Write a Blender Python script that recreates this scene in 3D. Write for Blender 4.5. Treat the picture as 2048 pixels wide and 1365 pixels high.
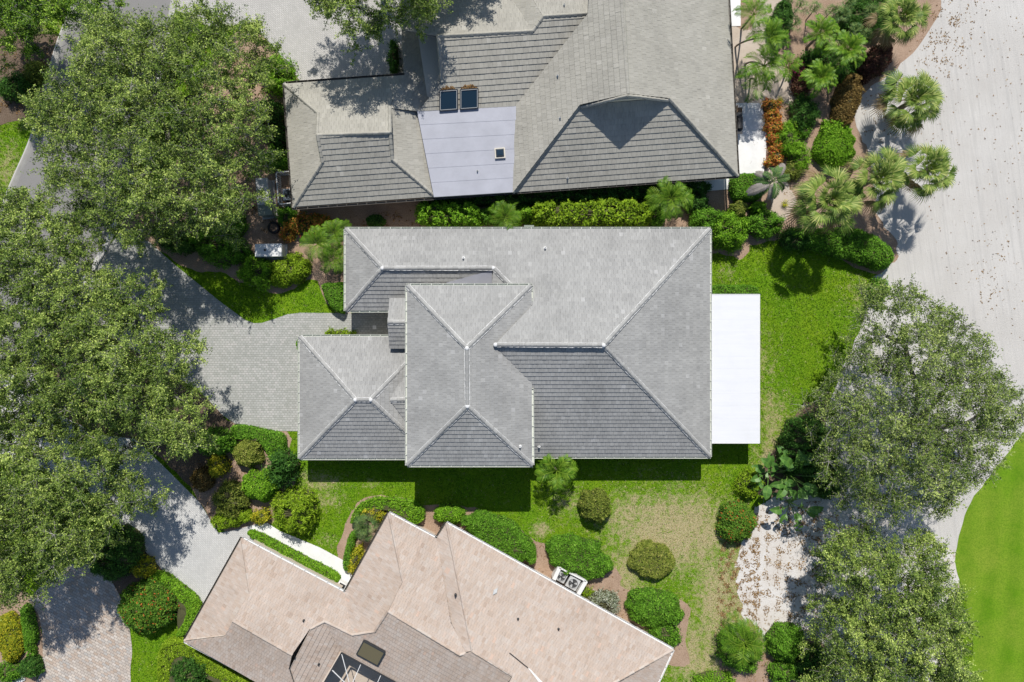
import bpy, bmesh, math, random
import numpy as np
from mathutils import Vector, Matrix, Quaternion
from mathutils.geometry import tessellate_polygon
random.seed(7)
for _o in list(bpy.data.objects):
    bpy.data.objects.remove(_o)
SC = bpy.context.scene
COL = SC.collection
# ------------------------------------------------------------------ camera, sky, sun, exposure
H = 54.6                 # flying height of the drone in metres
FP = 1365.0              # focal length in photograph pixels (24 mm equivalent)
cam = bpy.data.cameras.new('camera')
cam.lens = 24.0; cam.sensor_width = 36.0; cam.clip_end = 4000.0
cam_o = bpy.data.objects.new('camera', cam); COL.objects.link(cam_o)
cam_o.location = (0, 0, H); cam_o.rotation_euler = (0, 0, 0)
SC.camera = cam_o
SC.render.resolution_x = 1024; SC.render.resolution_y = 682
SUN_EL = math.radians(50.5)
SUN_AZ = math.radians(1.3)      # from +Y towards +X
world = bpy.data.worlds.new('World'); SC.world = world; world.use_nodes = True
wn = world.node_tree.nodes; wn.clear()
sky = wn.new('ShaderNodeTexSky'); sky.sky_type = 'NISHITA'; sky.sun_disc = False
sky.sun_elevation = SUN_EL; sky.sun_rotation = SUN_AZ
sky.altitude = 10; sky.air_density = 1.0; sky.dust_density = 0.6; sky.ozone_density = 1.2
bg = wn.new('ShaderNodeBackground'); bg.inputs['Strength'].default_value = 0.098
wo = wn.new('ShaderNodeOutputWorld')
world.node_tree.links.new(sky.outputs[0], bg.inputs[0]); world.node_tree.links.new(bg.outputs[0], wo.inputs[0])
sun = bpy.data.lights.new('sun', 'SUN'); sun.energy = 4.7; sun.angle = math.radians(0.53); sun.color = (1.0, 0.955, 0.88)
sun_o = bpy.data.objects.new('sun', sun); COL.objects.link(sun_o); sun_o.location = (0, 30, 60)
_ts = Vector((math.sin(SUN_AZ)*math.cos(SUN_EL), math.cos(SUN_AZ)*math.cos(SUN_EL), math.sin(SUN_EL)))
sun_o.rotation_euler = _ts.to_track_quat('Z', 'Y').to_euler()
SC.view_settings.view_transform = 'Standard'; SC.view_settings.look = 'None'
SC.view_settings.exposure = 0.03; SC.view_settings.gamma = 1.0
SC.view_settings.use_curve_mapping = False

# ------------------------------------------------------------------ helpers
def P(x, y, z=0.0):
    """photo pixel at a known height -> metres"""
    s = (H - z)/FP
    return Vector(((x-1024.0)*s, (682.5-y)*s, z))
def PX(pts, z=0.0):
    return np.array([P(a, b, z)[:2] for a, b in pts])
def tag(o, label=None, cat=None, group=None, kind=None):
    if label: o['label'] = label
    if cat: o['category'] = cat
    if group: o['group'] = group
    if kind: o['kind'] = kind
    return o
def empty(name, loc, rz=0.0):
    o = bpy.data.objects.new(name, None); COL.objects.link(o)
    o.empty_display_size = 0.3
    o.location = loc; o.rotation_euler = (0, 0, rz)
    return o
def obj(name, me, mat=None, parent=None, local=False):
    """link a mesh; with a parent (an unrotated Empty) world coordinates are kept unless local"""
    o = bpy.data.objects.new(name, me); COL.objects.link(o)
    if mat is not None and len(me.materials) == 0: me.materials.append(mat)
    if parent is not None:
        o.parent = parent
        if not local:
            q = parent; off = Vector((0, 0, 0))
            while q is not None:
                off += q.location; q = q.parent
            o.location = -off
    return o
def npmesh(name, V, F, attr=None):
    """V (n,3), F (m,k) all faces with k corners; attr: per-vertex 'tint'"""
    V = np.asarray(V, dtype=np.float32); F = np.asarray(F, dtype=np.int32)
    me = bpy.data.meshes.new(name)
    m, k = F.shape
    me.vertices.add(len(V)); me.vertices.foreach_set('co', V.ravel())
    me.loops.add(m*k); me.loops.foreach_set('vertex_index', F.ravel())
    me.polygons.add(m); me.polygons.foreach_set('loop_start', np.arange(0, m*k, k, dtype=np.int32))
    try: me.polygons.foreach_set('loop_total', np.full(m, k, dtype=np.int32))
    except Exception: pass
    me.update(calc_edges=True)
    if attr is not None:
        a = me.attributes.new('tint', 'FLOAT', 'POINT'); a.data.foreach_set('value', np.asarray(attr, dtype=np.float32))
    return me
class MB:
    """collects simple solids into one mesh"""
    def __init__(s): s.v = []; s.f = []; s.t = []
    def add(s, vs, fs, tint=0.5):
        n = len(s.v); s.v += [tuple(x) for x in vs]; s.f += [tuple(i+n for i in f) for f in fs]; s.t += [tint]*len(vs); return s
    def box(s, c, size, rz=0.0, tint=0.5, taper=1.0):
        cx, cy, cz = c; a, b, h = size[0]/2, size[1]/2, size[2]/2
        co, si = math.cos(rz), math.sin(rz); vs = []
        for z, k in ((-h, 1.0), (h, taper)):
            for x, y in ((-a, -b), (a, -b), (a, b), (-a, b)):
                x *= k; y *= k
                vs.append((cx+x*co-y*si, cy+x*si+y*co, cz+z))
        return s.add(vs, [(3, 2, 1, 0), (4, 5, 6, 7), (0, 1, 5, 4), (1, 2, 6, 5), (2, 3, 7, 6), (3, 0, 4, 7)], tint)
    def bar(s, A, B, w, h, up=(0, 0, 1), tint=0.5):
        A = Vector(A); B = Vector(B); d = (B-A).normalized(); u = Vector(up)
        sd = d.cross(u).normalized(); u = sd.cross(d).normalized(); vs = []
        for q in (A, B):
            for x, y in ((-1, -1), (1, -1), (1, 1), (-1, 1)):
                vs.append(q+sd*(x*w/2)+u*(y*h/2))
        return s.add(vs, [(3, 2, 1, 0), (4, 5, 6, 7), (0, 1, 5, 4), (1, 2, 6, 5), (2, 3, 7, 6), (3, 0, 4, 7)], tint)
    def tube(s, pts, rad, n=6, tint=0.5, cap=True):
        pts = [Vector(p) for p in pts]; base = len(s.v); vs = []; fs = []
        for i, p in enumerate(pts):
            d = (pts[min(i+1, len(pts)-1)]-pts[max(i-1, 0)]).normalized()
            a = d.cross(Vector((0, 0, 1)) if abs(d.z) < .9 else Vector((1, 0, 0))).normalized(); b = d.cross(a)
            r = rad[i] if hasattr(rad, '__len__') else rad
            for k in range(n):
                t = 2*math.pi*k/n; vs.append(p+a*(r*math.cos(t))+b*(r*math.sin(t)))
        for i in range(len(pts)-1):
            for k in range(n):
                fs.append((i*n+k, i*n+(k+1) % n, (i+1)*n+(k+1) % n, (i+1)*n+k))
        if cap:
            fs.append(tuple(range(n))[::-1]); fs.append(tuple((len(pts)-1)*n+k for k in range(n)))
        return s.add(vs, fs, tint)
    def lathe(s, c, prof, n=16, tint=0.5):
        c = Vector(c); vs = []; fs = []
        for r, z in prof:
            for k in range(n):
                t = 2*math.pi*k/n; vs.append((c.x+r*math.cos(t), c.y+r*math.sin(t), c.z+z))
        for i in range(len(prof)-1):
            for k in range(n):
                fs.append((i*n+k, i*n+(k+1) % n, (i+1)*n+(k+1) % n, (i+1)*n+k))
        fs.append(tuple((len(prof)-1)*n+k for k in range(n))); fs.append(tuple(range(n))[::-1])
        return s.add(vs, fs, tint)
    def prism(s, poly, z0, z1, tint=0.5):
        """poly: list of xy; z1 may be a list per corner"""
        n = len(poly); zt = z1 if hasattr(z1, '__len__') else [z1]*n
        if poly_area(poly) < 0: poly = poly[::-1]; zt = list(zt)[::-1]
        vs = [(p[0], p[1], z0) for p in poly]+[(p[0], p[1], zt[i]) for i, p in enumerate(poly)]
        fs = [(i, (i+1) % n, n+(i+1) % n, n+i) for i in range(n)]
        for t in tessellate_polygon([[Vector((p[0], p[1], 0)) for p in poly]]):
            a, b, c = t
            if poly_area([poly[a], poly[b], poly[c]]) < 0: a, b, c = a, c, b
            fs.append((n+a, n+b, n+c)); fs.append((a, c, b))
        return s.add(vs, fs, tint)
    def mesh(s, name):
        me = bpy.data.meshes.new(name); me.from_pydata(s.v, [], s.f); me.update()
        a = me.attributes.new('tint', 'FLOAT', 'POINT'); a.data.foreach_set('value', np.array(s.t, dtype=np.float32))
        return me
    def build(s, name, mat, parent=None, local=False):
        return obj(name, s.mesh(name), mat, parent, local)
def poly_area(p):
    a = 0.0
    for i in range(len(p)):
        x0, y0 = p[i][0], p[i][1]; x1, y1 = p[(i+1) % len(p)][0], p[(i+1) % len(p)][1]
        a += x0*y1-x1*y0
    return a/2
def inset(poly, d):
    """offset a simple polygon inwards"""
    if poly_area(poly) < 0: poly = poly[::-1]
    n = len(poly); out = []
    for i in range(n):
        p0, p1, p2 = Vector(poly[i-1][:2]), Vector(poly[i][:2]), Vector(poly[(i+1) % n][:2])
        d1 = (p1-p0).normalized(); d2 = (p2-p1).normalized()
        n1 = Vector((-d1.y, d1.x)); n2 = Vector((-d2.y, d2.x))
        k = 1+n1.dot(n2)
        out.append(tuple(p1+(n1+n2)*(d/max(k, .3))))
    return out
def smooth(pts, per=6, closed=True):
    """Catmull-Rom through points"""
    p = np.array(pts, float); n = len(p); out = []
    rng_ = range(n) if closed else range(n-1)
    for i in rng_:
        if closed: a, b, c, d = p[i-1], p[i], p[(i+1) % n], p[(i+2) % n]
        else: a, b, c, d = p[max(i-1, 0)], p[i], p[i+1], p[min(i+2, n-1)]
        for k in range(per):
            t = k/per
            out.append(.5*((2*b)+(-a+c)*t+(2*a-5*b+4*c-d)*t*t+(-a+3*b-3*c+d)*t**3))
    if not closed: out.append(p[-1])
    return np.array(out)
def inside(pts, poly):
    x, y = pts[:, 0], pts[:, 1]; r = np.zeros(len(pts), bool); n = len(poly)
    for i in range(n):
        x0, y0 = poly[i]; x1, y1 = poly[(i+1) % n]
        if y0 == y1: continue
        c = ((y0 > y) != (y1 > y)) & (x < (x1-x0)*(y-y0)/(y1-y0)+x0); r ^= c
    return r
def edge_dist(pts, poly):
    """distance to the outline and the outward direction"""
    best = np.full(len(pts), 1e9); near = np.zeros((len(pts), 2)); n = len(poly)
    for i in range(n):
        a = np.asarray(poly[i]); b = np.asarray(poly[(i+1) % n]); ab = b-a
        t = np.clip(((pts-a)@ab)/max(ab@ab, 1e-9), 0, 1); q = a+t[:, None]*ab
        d = np.hypot(*(pts-q).T); m = d < best; best[m] = d[m]; near[m] = q[m]
    o = near-pts; o /= np.maximum(np.hypot(*o.T), 1e-6)[:, None]
    return best, o
class Noise:
    def __init__(s, seed, wl):
        r = np.random.RandomState(seed); n = 9
        a = r.rand(n)*2*np.pi; k = 2*np.pi/(wl*(.55+r.rand(n)*1.1))
        s.k = np.stack([np.cos(a)*k, np.sin(a)*k], 1); s.p = r.rand(n)*6.28
    def __call__(s, xy):
        return np.sin(xy@s.k.T+s.p).mean(1)*2.2
def unit(a): return a/np.maximum(np.linalg.norm(a, axis=1), 1e-9)[:, None]
def leaf_tris(C, D, N, L, W):
    """one pointed leaf per centre: triangle with base width W and length L"""
    S = unit(np.cross(N, D)); n = len(C)
    L = np.broadcast_to(np.asarray(L, float), (n,))[:, None]; W = np.broadcast_to(np.asarray(W, float), (n,))[:, None]
    V = np.empty((n, 3, 3)); V[:, 0] = C-D*L*.4+S*W*.5; V[:, 1] = C+D*L*.6; V[:, 2] = C-D*L*.4-S*W*.5
    return V.reshape(-1, 3), np.arange(n*3).reshape(n, 3)
# ------------------------------------------------------------------ materials
def mat_new(name):
    m = bpy.data.materials.new(name); m.use_nodes = True
    nt = m.node_tree; b = nt.nodes['Principled BSDF']
    return m, nt, b
def nd(nt, t, **kw):
    n = nt.nodes.new(t)
    for k, v in kw.items(): setattr(n, k, v)
    return n
def ramp(nt, stops, interp='LINEAR'):
    r = nd(nt, 'ShaderNodeValToRGB'); r.color_ramp.interpolation = interp; e = r.color_ramp.elements
    while len(e) > 1: e.remove(e[-1])
    e[0].position = stops[0][0]; e[0].color = (*stops[0][1], 1)
    for p, c in stops[1:]:
        q = e.new(p); q.color = (*c, 1)
    return r
def noise_n(nt, co, scale, detail=4, rough=.6):
    n = nd(nt, 'ShaderNodeTexNoise'); n.inputs['Scale'].default_value = scale
    n.inputs['Detail'].default_value = detail; n.inputs['Roughness'].default_value = rough
    if co is not None: nt.links.new(co, n.inputs['Vector'])
    return n
def mixc(nt, fac, a, b, mode='MIX'):
    m = nd(nt, 'ShaderNodeMix', data_type='RGBA', blend_type=mode)
    for i, v in ((0, fac), (6, a), (7, b)):
        if hasattr(v, 'links') or hasattr(v, 'is_linked'): nt.links.new(v, m.inputs[i])
        elif i == 0: m.inputs[0].default_value = v
        else: m.inputs[i].default_value = (*v, 1)
    return m.outputs[2]
def maprange(nt, v, a, b, c=0., d=1.):
    m = nd(nt, 'ShaderNodeMapRange'); nt.links.new(v, m.inputs[0])
    for i, x in zip((1, 2, 3, 4), (a, b, c, d)): m.inputs[i].default_value = x
    return m.outputs[0]
def bump(nt, b, h, strength, dist):
    n = nd(nt, 'ShaderNodeBump'); n.inputs['Strength'].default_value = strength; n.inputs['Distance'].default_value = dist
    nt.links.new(h, n.inputs['Height']); nt.links.new(n.outputs[0], b.inputs['Normal'])
def coords(nt, rz=0.0):
    t = nd(nt, 'ShaderNodeNewGeometry'); out = t.outputs['Position']
    if rz:
        r = nd(nt, 'ShaderNodeMapping'); r.inputs['Rotation'].default_value = (0, 0, rz)
        nt.links.new(out, r.inputs['Vector']); out = r.outputs[0]
    return out
def leaf_mat(name, stops, rough=.6, trans=.27, interp='LINEAR', spec=.12, gain=1.4):
    stops = [(p, tuple(min(.8, c*gain) for c in q)) for p, q in stops]
    m, nt, b = mat_new(name)
    a = nd(nt, 'ShaderNodeAttribute', attribute_name='tint')
    r = ramp(nt, stops, interp); nt.links.new(a.outputs['Fac'], r.inputs[0])
    nt.links.new(r.outputs[0], b.inputs['Base Color']); b.inputs['Roughness'].default_value = rough
    b.inputs['Specular IOR Level'].default_value = spec
    tr = nd(nt, 'ShaderNodeBsdfTranslucent'); nt.links.new(r.outputs[0], tr.inputs[0])
    mx = nd(nt, 'ShaderNodeMixShader'); mx.inputs[0].default_value = trans
    out = nt.nodes['Material Output']
    nt.links.new(b.outputs[0], mx.inputs[1]); nt.links.new(tr.outputs[0], mx.inputs[2]); nt.links.new(mx.outputs[0], out.inputs[0])
    return m
def plain(name, col, rough=.6, var=.12, scale=6., metal=0., spec=.4, bmp=0.0):
    m, nt, b = mat_new(name); co = coords(nt)
    n = noise_n(nt, co, scale, 5, .65)
    dark = tuple(c*(1-var) for c in col); lite = tuple(min(1, c*(1+var)) for c in col)
    r = ramp(nt, [(.3, dark), (.7, lite)]); nt.links.new(n.outputs[0], r.inputs[0])
    nt.links.new(r.outputs[0], b.inputs['Base Color']); b.inputs['Roughness'].default_value = rough
    b.inputs['Metallic'].default_value = metal; b.inputs['Specular IOR Level'].default_value = spec
    if bmp: bump(nt, b, n.outputs[0], .6, bmp)
    return m
def tile_mat(name, stops, rz=0.0, wear=.5):
    """roof tile: own tint of each tile, fine grain, streaks running down the slope and weathered blotches"""
    m, nt, b = mat_new(name); co = coords(nt, rz)
    a = nd(nt, 'ShaderNodeAttribute', attribute_name='tint')
    r = ramp(nt, stops); nt.links.new(a.outputs['Fac'], r.inputs[0])
    g = nd(nt, 'ShaderNodeNewGeometry'); nv = nd(nt, 'ShaderNodeMapping', vector_type='VECTOR'); nv.inputs['Rotation'].default_value = (0, 0, rz)
    nt.links.new(g.outputs['True Normal'], nv.inputs['Vector']); sx = nd(nt, 'ShaderNodeSeparateXYZ'); nt.links.new(nv.outputs[0], sx.inputs[0])
    ab = []
    for k in (0, 1):
        q = nd(nt, 'ShaderNodeMath', operation='ABSOLUTE'); nt.links.new(sx.outputs[k], q.inputs[0]); ab.append(q.outputs[0])
    gt = nd(nt, 'ShaderNodeMath', operation='GREATER_THAN'); nt.links.new(ab[0], gt.inputs[0]); nt.links.new(ab[1], gt.inputs[1])
    st = []
    for sc in ((7, .8, .8), (.8, 7, .8)):
        q = nd(nt, 'ShaderNodeMapping'); q.inputs['Scale'].default_value = sc; nt.links.new(co, q.inputs['Vector']); st.append(noise_n(nt, q.outputs[0], 1.0, 4, .7).outputs[0])
    mx = nd(nt, 'ShaderNodeMix', data_type='FLOAT'); nt.links.new(gt.outputs[0], mx.inputs[0]); nt.links.new(st[0], mx.inputs[2]); nt.links.new(st[1], mx.inputs[3])
    n1 = noise_n(nt, co, .30, 6, .65); n2 = noise_n(nt, co, 14., 3, .7); n3 = noise_n(nt, co, 1.3, 5, .7)
    dk = tuple(x*.55 for x in stops[0][1]); lt = tuple(min(1, x*1.3) for x in stops[-1][1])
    c = mixc(nt, maprange(nt, n1.outputs[0], .45, .75, 0, wear), r.outputs[0], dk)
    c = mixc(nt, maprange(nt, n3.outputs[0], .58, .78, 0, wear), c, dk)
    c = mixc(nt, maprange(nt, mx.outputs[0], .55, .76, 0, .42), c, lt)
    c = mixc(nt, maprange(nt, mx.outputs[0], .44, .30, 0, .35), c, dk)
    c = mixc(nt, maprange(nt, n2.outputs[0], .35, .7, 0, .2), c, lt)
    nt.links.new(c, b.inputs['Base Color']); b.inputs['Roughness'].default_value = .78
    b.inputs['Specular IOR Level'].default_value = .25
    bump(nt, b, n2.outputs[0], .35, .012)
    return m
M = {}
M['tile_grey'] = tile_mat('tile_grey', [(0, (.265, .265, .26)), (.5, (.31, .31, .302)), (.85, (.345, .345, .335)), (1, (.40, .40, .395))])
M['tile_north'] = tile_mat('tile_north', [(0, (.31, .298, .262)), (.5, (.355, .342, .30)), (.9, (.385, .37, .328)), (1, (.43, .415, .37))])
M['tile_tan'] = tile_mat('tile_tan', [(0, (.37, .29, .235)), (.3, (.445, .365, .305)), (.6, (.465, .40, .35)), (.85, (.49, .44, .395)), (1, (.52, .39, .315))], math.atan2(255, 454), .3)
M['deck'] = plain('roof_deck', (.10, .10, .10), .9)
M['mortar'] = plain('mortar', (.66, .66, .66), .8, .1, 9)
M['gutter'] = plain('gutter_paint', (.60, .62, .56), .5, .08, 3)
M['gutter_dark'] = plain('gutter_bronze', (.10, .09, .075), .5, .1, 3)
M['stucco'] = plain('stucco', (.62, .58, .50), .85, .06, 20, bmp=.004)
M['stucco_tan'] = plain('stucco_tan', (.58, .50, .42), .85, .06, 20, bmp=.004)
M['membrane'] = None
def membrane():
    m, nt, b = mat_new('membrane'); co = coords(nt)
    n = noise_n(nt, co, .7, 6, .65); n2 = noise_n(nt, co, 22, 2)
    c = mixc(nt, maprange(nt, n.outputs[0], .35, .7), (.36, .368, .415), (.42, .43, .485))
    c = mixc(nt, maprange(nt, n2.outputs[0], .66, .74, 0, .5), c, (.25, .25, .26))
    nt.links.new(c, b.inputs['Base Color']); b.inputs['Roughness'].default_value = .7
    return m
M['membrane'] = membrane()
M['white_panel'] = plain('white_panel', (.76, .77, .79), .5, .015, .6)
def awning():
    m, nt, b = mat_new('white_panel'); co = coords(nt)
    st = nd(nt, 'ShaderNodeMapping'); st.inputs['Scale'].default_value = (.35, 4, 1); nt.links.new(co, st.inputs['Vector'])
    n0 = noise_n(nt, st.outputs[0], 1., 5, .65); n1 = noise_n(nt, co, .8, 5, .6); n2 = noise_n(nt, co, 30, 2)
    c = mixc(nt, maprange(nt, n0.outputs[0], .4, .75, 0, .5), (.71, .72, .75), (.64, .655, .69))
    c = mixc(nt, maprange(nt, n1.outputs[0], .5, .75, 0, .4), c, (.62, .63, .65)); c = mixc(nt, maprange(nt, n2.outputs[0], .72, .78, 0, .4), c, (.45, .42, .38))
    nt.links.new(c, b.inputs['Base Color']); b.inputs['Roughness'].default_value = .5
    return m
M['white_panel'] = awning()
M['white_paint'] = plain('white_paint', (.74, .74, .73), .5, .04, 4)
M['grey_metal'] = plain('grey_metal', (.46, .47, .47), .45, .06, 5)
M['green_metal'] = plain('green_metal', (.23, .26, .22), .5, .1, 5)
M['dark_metal'] = plain('dark_metal', (.035, .037, .04), .4, .1, 5, spec=.5)
M['black'] = plain('black_plastic', (.018, .018, .02), .5, .1, 5)
M['wood'] = plain('wood', (.22, .13, .07), .6, .2, 12)
def glass_mat(name, col, rough=.06):
    m, nt, b = mat_new(name); b.inputs['Base Color'].default_value = (*col, 1); b.inputs['Roughness'].default_value = rough
    b.inputs['Specular IOR Level'].default_value = .8
    n = noise_n(nt, coords(nt), 1.5, 2); bump(nt, b, n.outputs[0], .08, .02)
    return m
M['glass'] = glass_mat('glass', (.012, .03, .05))
M['glass_amber'] = glass_mat('glass_amber', (.16, .13, .06), .15)
def ground_mat():
    m, nt, b = mat_new('lawn'); co = coords(nt)
    a = nd(nt, 'ShaderNodeAttribute', attribute_name='tint')
    n0 = noise_n(nt, co, .35, 4, .6); n1 = noise_n(nt, co, 2.2, 7, .78); n2 = noise_n(nt, co, 13, 5, .8)
    g = ramp(nt, [(.32, (.018, .050, .004)), (.44, (.078, .180, .005)), (.56, (.160, .310, .008)), (.70, (.31, .47, .025))])
    nt.links.new(n2.outputs[0], g.inputs[0])
    c = mixc(nt, maprange(nt, n0.outputs[0], .38, .66, 0, .55), g.outputs[0], (.195, .285, .010))
    s = ramp(nt, [(.3, (.16, .12, .05)), (.5, (.40, .33, .19)), (.70, (.62, .54, .37))]); nt.links.new(n2.outputs[0], s.inputs[0])
    ad = nd(nt, 'ShaderNodeMath', operation='ADD'); nt.links.new(a.outputs['Fac'], ad.inputs[0])
    nt.links.new(maprange(nt, n1.outputs[0], .3, .7, -.6, .6), ad.inputs[1])
    c = mixc(nt, maprange(nt, ad.outputs[0], .22, .80, 0, .9), c, s.outputs[0])
    nt.links.new(c, b.inputs['Base Color']); b.inputs['Roughness'].default_value = .9; b.inputs['Specular IOR Level'].default_value = .15
    bump(nt, b, n2.outputs[0], .8, .05)
    return m
M['lawn'] = ground_mat()
def fairway_mat():
    m, nt, b = mat_new('fairway'); co = coords(nt, math.radians(4))
    w = nd(nt, 'ShaderNodeTexWave', wave_type='BANDS', bands_direction='X'); w.inputs['Scale'].default_value = .16
    w.inputs['Distortion'].default_value = 2.5; w.inputs['Detail'].default_value = 2; nt.links.new(co, w.inputs['Vector'])
    n0 = noise_n(nt, co, .3, 5, .65); n2 = noise_n(nt, co, 9, 4, .7)
    c = mixc(nt, maprange(nt, w.outputs[1], .2, .8, 0, 1), (.11, .235, .006), (.145, .28, .010))
    c = mixc(nt, maprange(nt, n0.outputs[0], .35, .68, 0, .8), c, (.25, .32, .035))
    c = mixc(nt, maprange(nt, n2.outputs[0], .38, .66, 0, .65), c, (.06, .15, .005))
    nt.links.new(c, b.inputs['Base Color']); b.inputs['Roughness'].default_value = .9; b.inputs['Specular IOR Level'].default_value = .15
    bump(nt, b, n2.outputs[0], .4, .03)
    return m
M['fairway'] = fairway_mat()
def sand_mat(name, base, dirt, rake=True, amount=.5, litter=0.0):
    m, nt, b = mat_new(name); co = coords(nt, math.radians(-8))
    st = nd(nt, 'ShaderNodeMapping'); st.inputs['Scale'].default_value = (3.2, .10, 1); nt.links.new(co, st.inputs['Vector'])
    s2 = nd(nt, 'ShaderNodeMapping'); s2.inputs['Scale'].default_value = (9., .5, 1); nt.links.new(co, s2.inputs['Vector'])
    n0 = noise_n(nt, co, .45, 7, .7); n1 = noise_n(nt, st.outputs[0], 1.0, 6, .7); n2 = noise_n(nt, co, 14, 4, .75); n3 = noise_n(nt, s2.outputs[0], 1.0, 4, .7); n4 = noise_n(nt, co, .16, 3, .6)
    c = mixc(nt, maprange(nt, n0.outputs[0], .3, .75, 0, amount), base, dirt)
    if rake:
        c = mixc(nt, maprange(nt, n4.outputs[0], .35, .7, 0, .5), c, tuple(x*.86 for x in dirt))
        c = mixc(nt, maprange(nt, n1.outputs[0], .50, .68, 0, .7), c, tuple(x*.74 for x in base))
        c = mixc(nt, maprange(nt, n3.outputs[0], .60, .74, 0, .5), c, tuple(x*.62 for x in base))
        c = mixc(nt, maprange(nt, n3.outputs[0], .42, .30, 0, .5), c, tuple(min(1, x*1.18) for x in base))
    if litter:
        n5 = noise_n(nt, co, 2.4, 7, .78); n6 = noise_n(nt, co, 7., 4, .7)
        lc = mixc(nt, maprange(nt, n6.outputs[0], .35, .65), (.13, .085, .045), (.38, .28, .17))
        c = mixc(nt, maprange(nt, n5.outputs[0], .555, .62, 0, litter), c, lc)
    c = mixc(nt, maprange(nt, n2.outputs[0], .58, .72, 0, .5), c, tuple(x*.5 for x in dirt))
    nt.links.new(c, b.inputs['Base Color']); b.inputs['Roughness'].default_value = .95; b.inputs['Specular IOR Level'].default_value = .1
    ad = nd(nt, 'ShaderNodeMath', operation='ADD'); nt.links.new((n1 if rake else n0).outputs[0], ad.inputs[0]); nt.links.new(n2.outputs[0], ad.inputs[1])
    bump(nt, b, ad.outputs[0], .6, .06)
    return m
M['sand'] = sand_mat('sand', (.58, .565, .54), (.51, .485, .45))
M['white_sand'] = sand_mat('white_sand', (.68, .67, .66), (.54, .48, .42), False, .9, .85)
M['shell'] = sand_mat('shell_gravel', (.56, .49, .42), (.42, .33, .25), False, .8)
def mulch_mat(name, cols):
    m, nt, b = mat_new(name); co = coords(nt)
    n0 = noise_n(nt, co, .8, 4, .6); n2 = noise_n(nt, co, 13, 5, .8)
    r = ramp(nt, [(.25, cols[0]), (.5, cols[1]), (.68, cols[2]), (.85, cols[3])]); nt.links.new(n2.outputs[0], r.inputs[0])
    c = mixc(nt, maprange(nt, n0.outputs[0], .4, .7, 0, .5), r.outputs[0], cols[2])
    nt.links.new(c, b.inputs['Base Color']); b.inputs['Roughness'].default_value = .95; b.inputs['Specular IOR Level'].default_value = .1
    bump(nt, b, n2.outputs[0], .9, .05)
    return m
M['mulch'] = mulch_mat('mulch', [(.12, .07, .05), (.34, .235, .165), (.50, .37, .28), (.66, .55, .46)])
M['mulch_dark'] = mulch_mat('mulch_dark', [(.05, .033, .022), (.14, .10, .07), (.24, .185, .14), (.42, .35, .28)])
def asphalt():
    m, nt, b = mat_new('asphalt'); co = coords(nt)
    n0 = noise_n(nt, co, .4, 5, .6); n2 = noise_n(nt, co, 30, 3, .7)
    c = mixc(nt, n0.outputs[0], (.19, .185, .185), (.25, .245, .24))
    c = mixc(nt, maprange(nt, n2.outputs[0], .4, .7, 0, .35), c, (.32, .31, .30))
    nt.links.new(c, b.inputs['Base Color']); b.inputs['Roughness'].default_value = .9
    bump(nt, b, n2.outputs[0], .4, .01)
    return m
M['asphalt'] = asphalt()
def concrete(name, col):
    m, nt, b = mat_new(name); co = coords(nt)
    n0 = noise_n(nt, co, .9, 6, .65); n2 = noise_n(nt, co, 25, 3, .7)
    c = mixc(nt, maprange(nt, n0.outputs[0], .35, .7, 0, 1), col, tuple(x*.86 for x in col))
    c = mixc(nt, maprange(nt, n2.outputs[0], .55, .75, 0, .25), c, tuple(x*.6 for x in col))
    nt.links.new(c, b.inputs['Base Color']); b.inputs['Roughness'].default_value = .85
    return m
M['concrete'] = concrete('concrete', (.52, .505, .48))
M['patio'] = concrete('patio', (.80, .80, .79))
def pavers(name, cols, joint, rz=0., bw=.24, rh=.17, scale=1., mott=.5, off=.5):
    m, nt, b = mat_new(name); co = coords(nt, rz)
    br = nd(nt, 'ShaderNodeTexBrick'); br.offset = off; nt.links.new(co, br.inputs['Vector'])
    br.inputs['Scale'].default_value = scale; br.inputs['Brick Width'].default_value = bw; br.inputs['Row Height'].default_value = rh
    br.inputs['Mortar Size'].default_value = .013; br.inputs['Mortar Smooth'].default_value = .2
    br.inputs['Color1'].default_value = (0, 0, 0, 1); br.inputs['Color2'].default_value = (1, 1, 1, 1); br.inputs['Mortar'].default_value = (.5, .5, .5, 1)
    bw_ = nd(nt, 'ShaderNodeSeparateColor'); nt.links.new(br.outputs['Color'], bw_.inputs[0])
    r = ramp(nt, [(i/(len(cols)-1), c) for i, c in enumerate(cols)]); nt.links.new(bw_.outputs[0], r.inputs[0])
    n0 = noise_n(nt, co, .55, 5, .65); n2 = noise_n(nt, co, 20, 3, .7)
    c = mixc(nt, maprange(nt, n0.outputs[0], .35, .7, 0, mott), r.outputs[0], tuple(x*.80 for x in cols[0]))
    c = mixc(nt, maprange(nt, n2.outputs[0], .5, .75, 0, .2), c, joint)
    c = mixc(nt, br.outputs['Fac'], c, joint)
    nt.links.new(c, b.inputs['Base Color']); b.inputs['Roughness'].default_value = .85; b.inputs['Specular IOR Level'].default_value = .25
    inv = nd(nt, 'ShaderNodeMath', operation='SUBTRACT'); inv.inputs[0].default_value = 1; nt.links.new(br.outputs['Fac'], inv.inputs[1])
    bump(nt, b, inv.outputs[0], .6, .02)
    return m
M['pav_grey'] = pavers('pavers_grey', [(.35, .36, .335), (.395, .40, .38), (.435, .44, .42), (.475, .465, .45)], (.27, .275, .25), 0., .26, .18, mott=.3)
M['pav_pale'] = pavers('pavers_pale', [(.52, .52, .51), (.575, .575, .56), (.61, .605, .59)], (.44, .44, .43), math.radians(45), .24, .13)
M['pav_north'] = pavers('pavers_north', [(.48, .47, .445), (.52, .505, .48), (.56, .545, .52)], (.38, .37, .355), math.radians(40), .24, .13)
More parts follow.
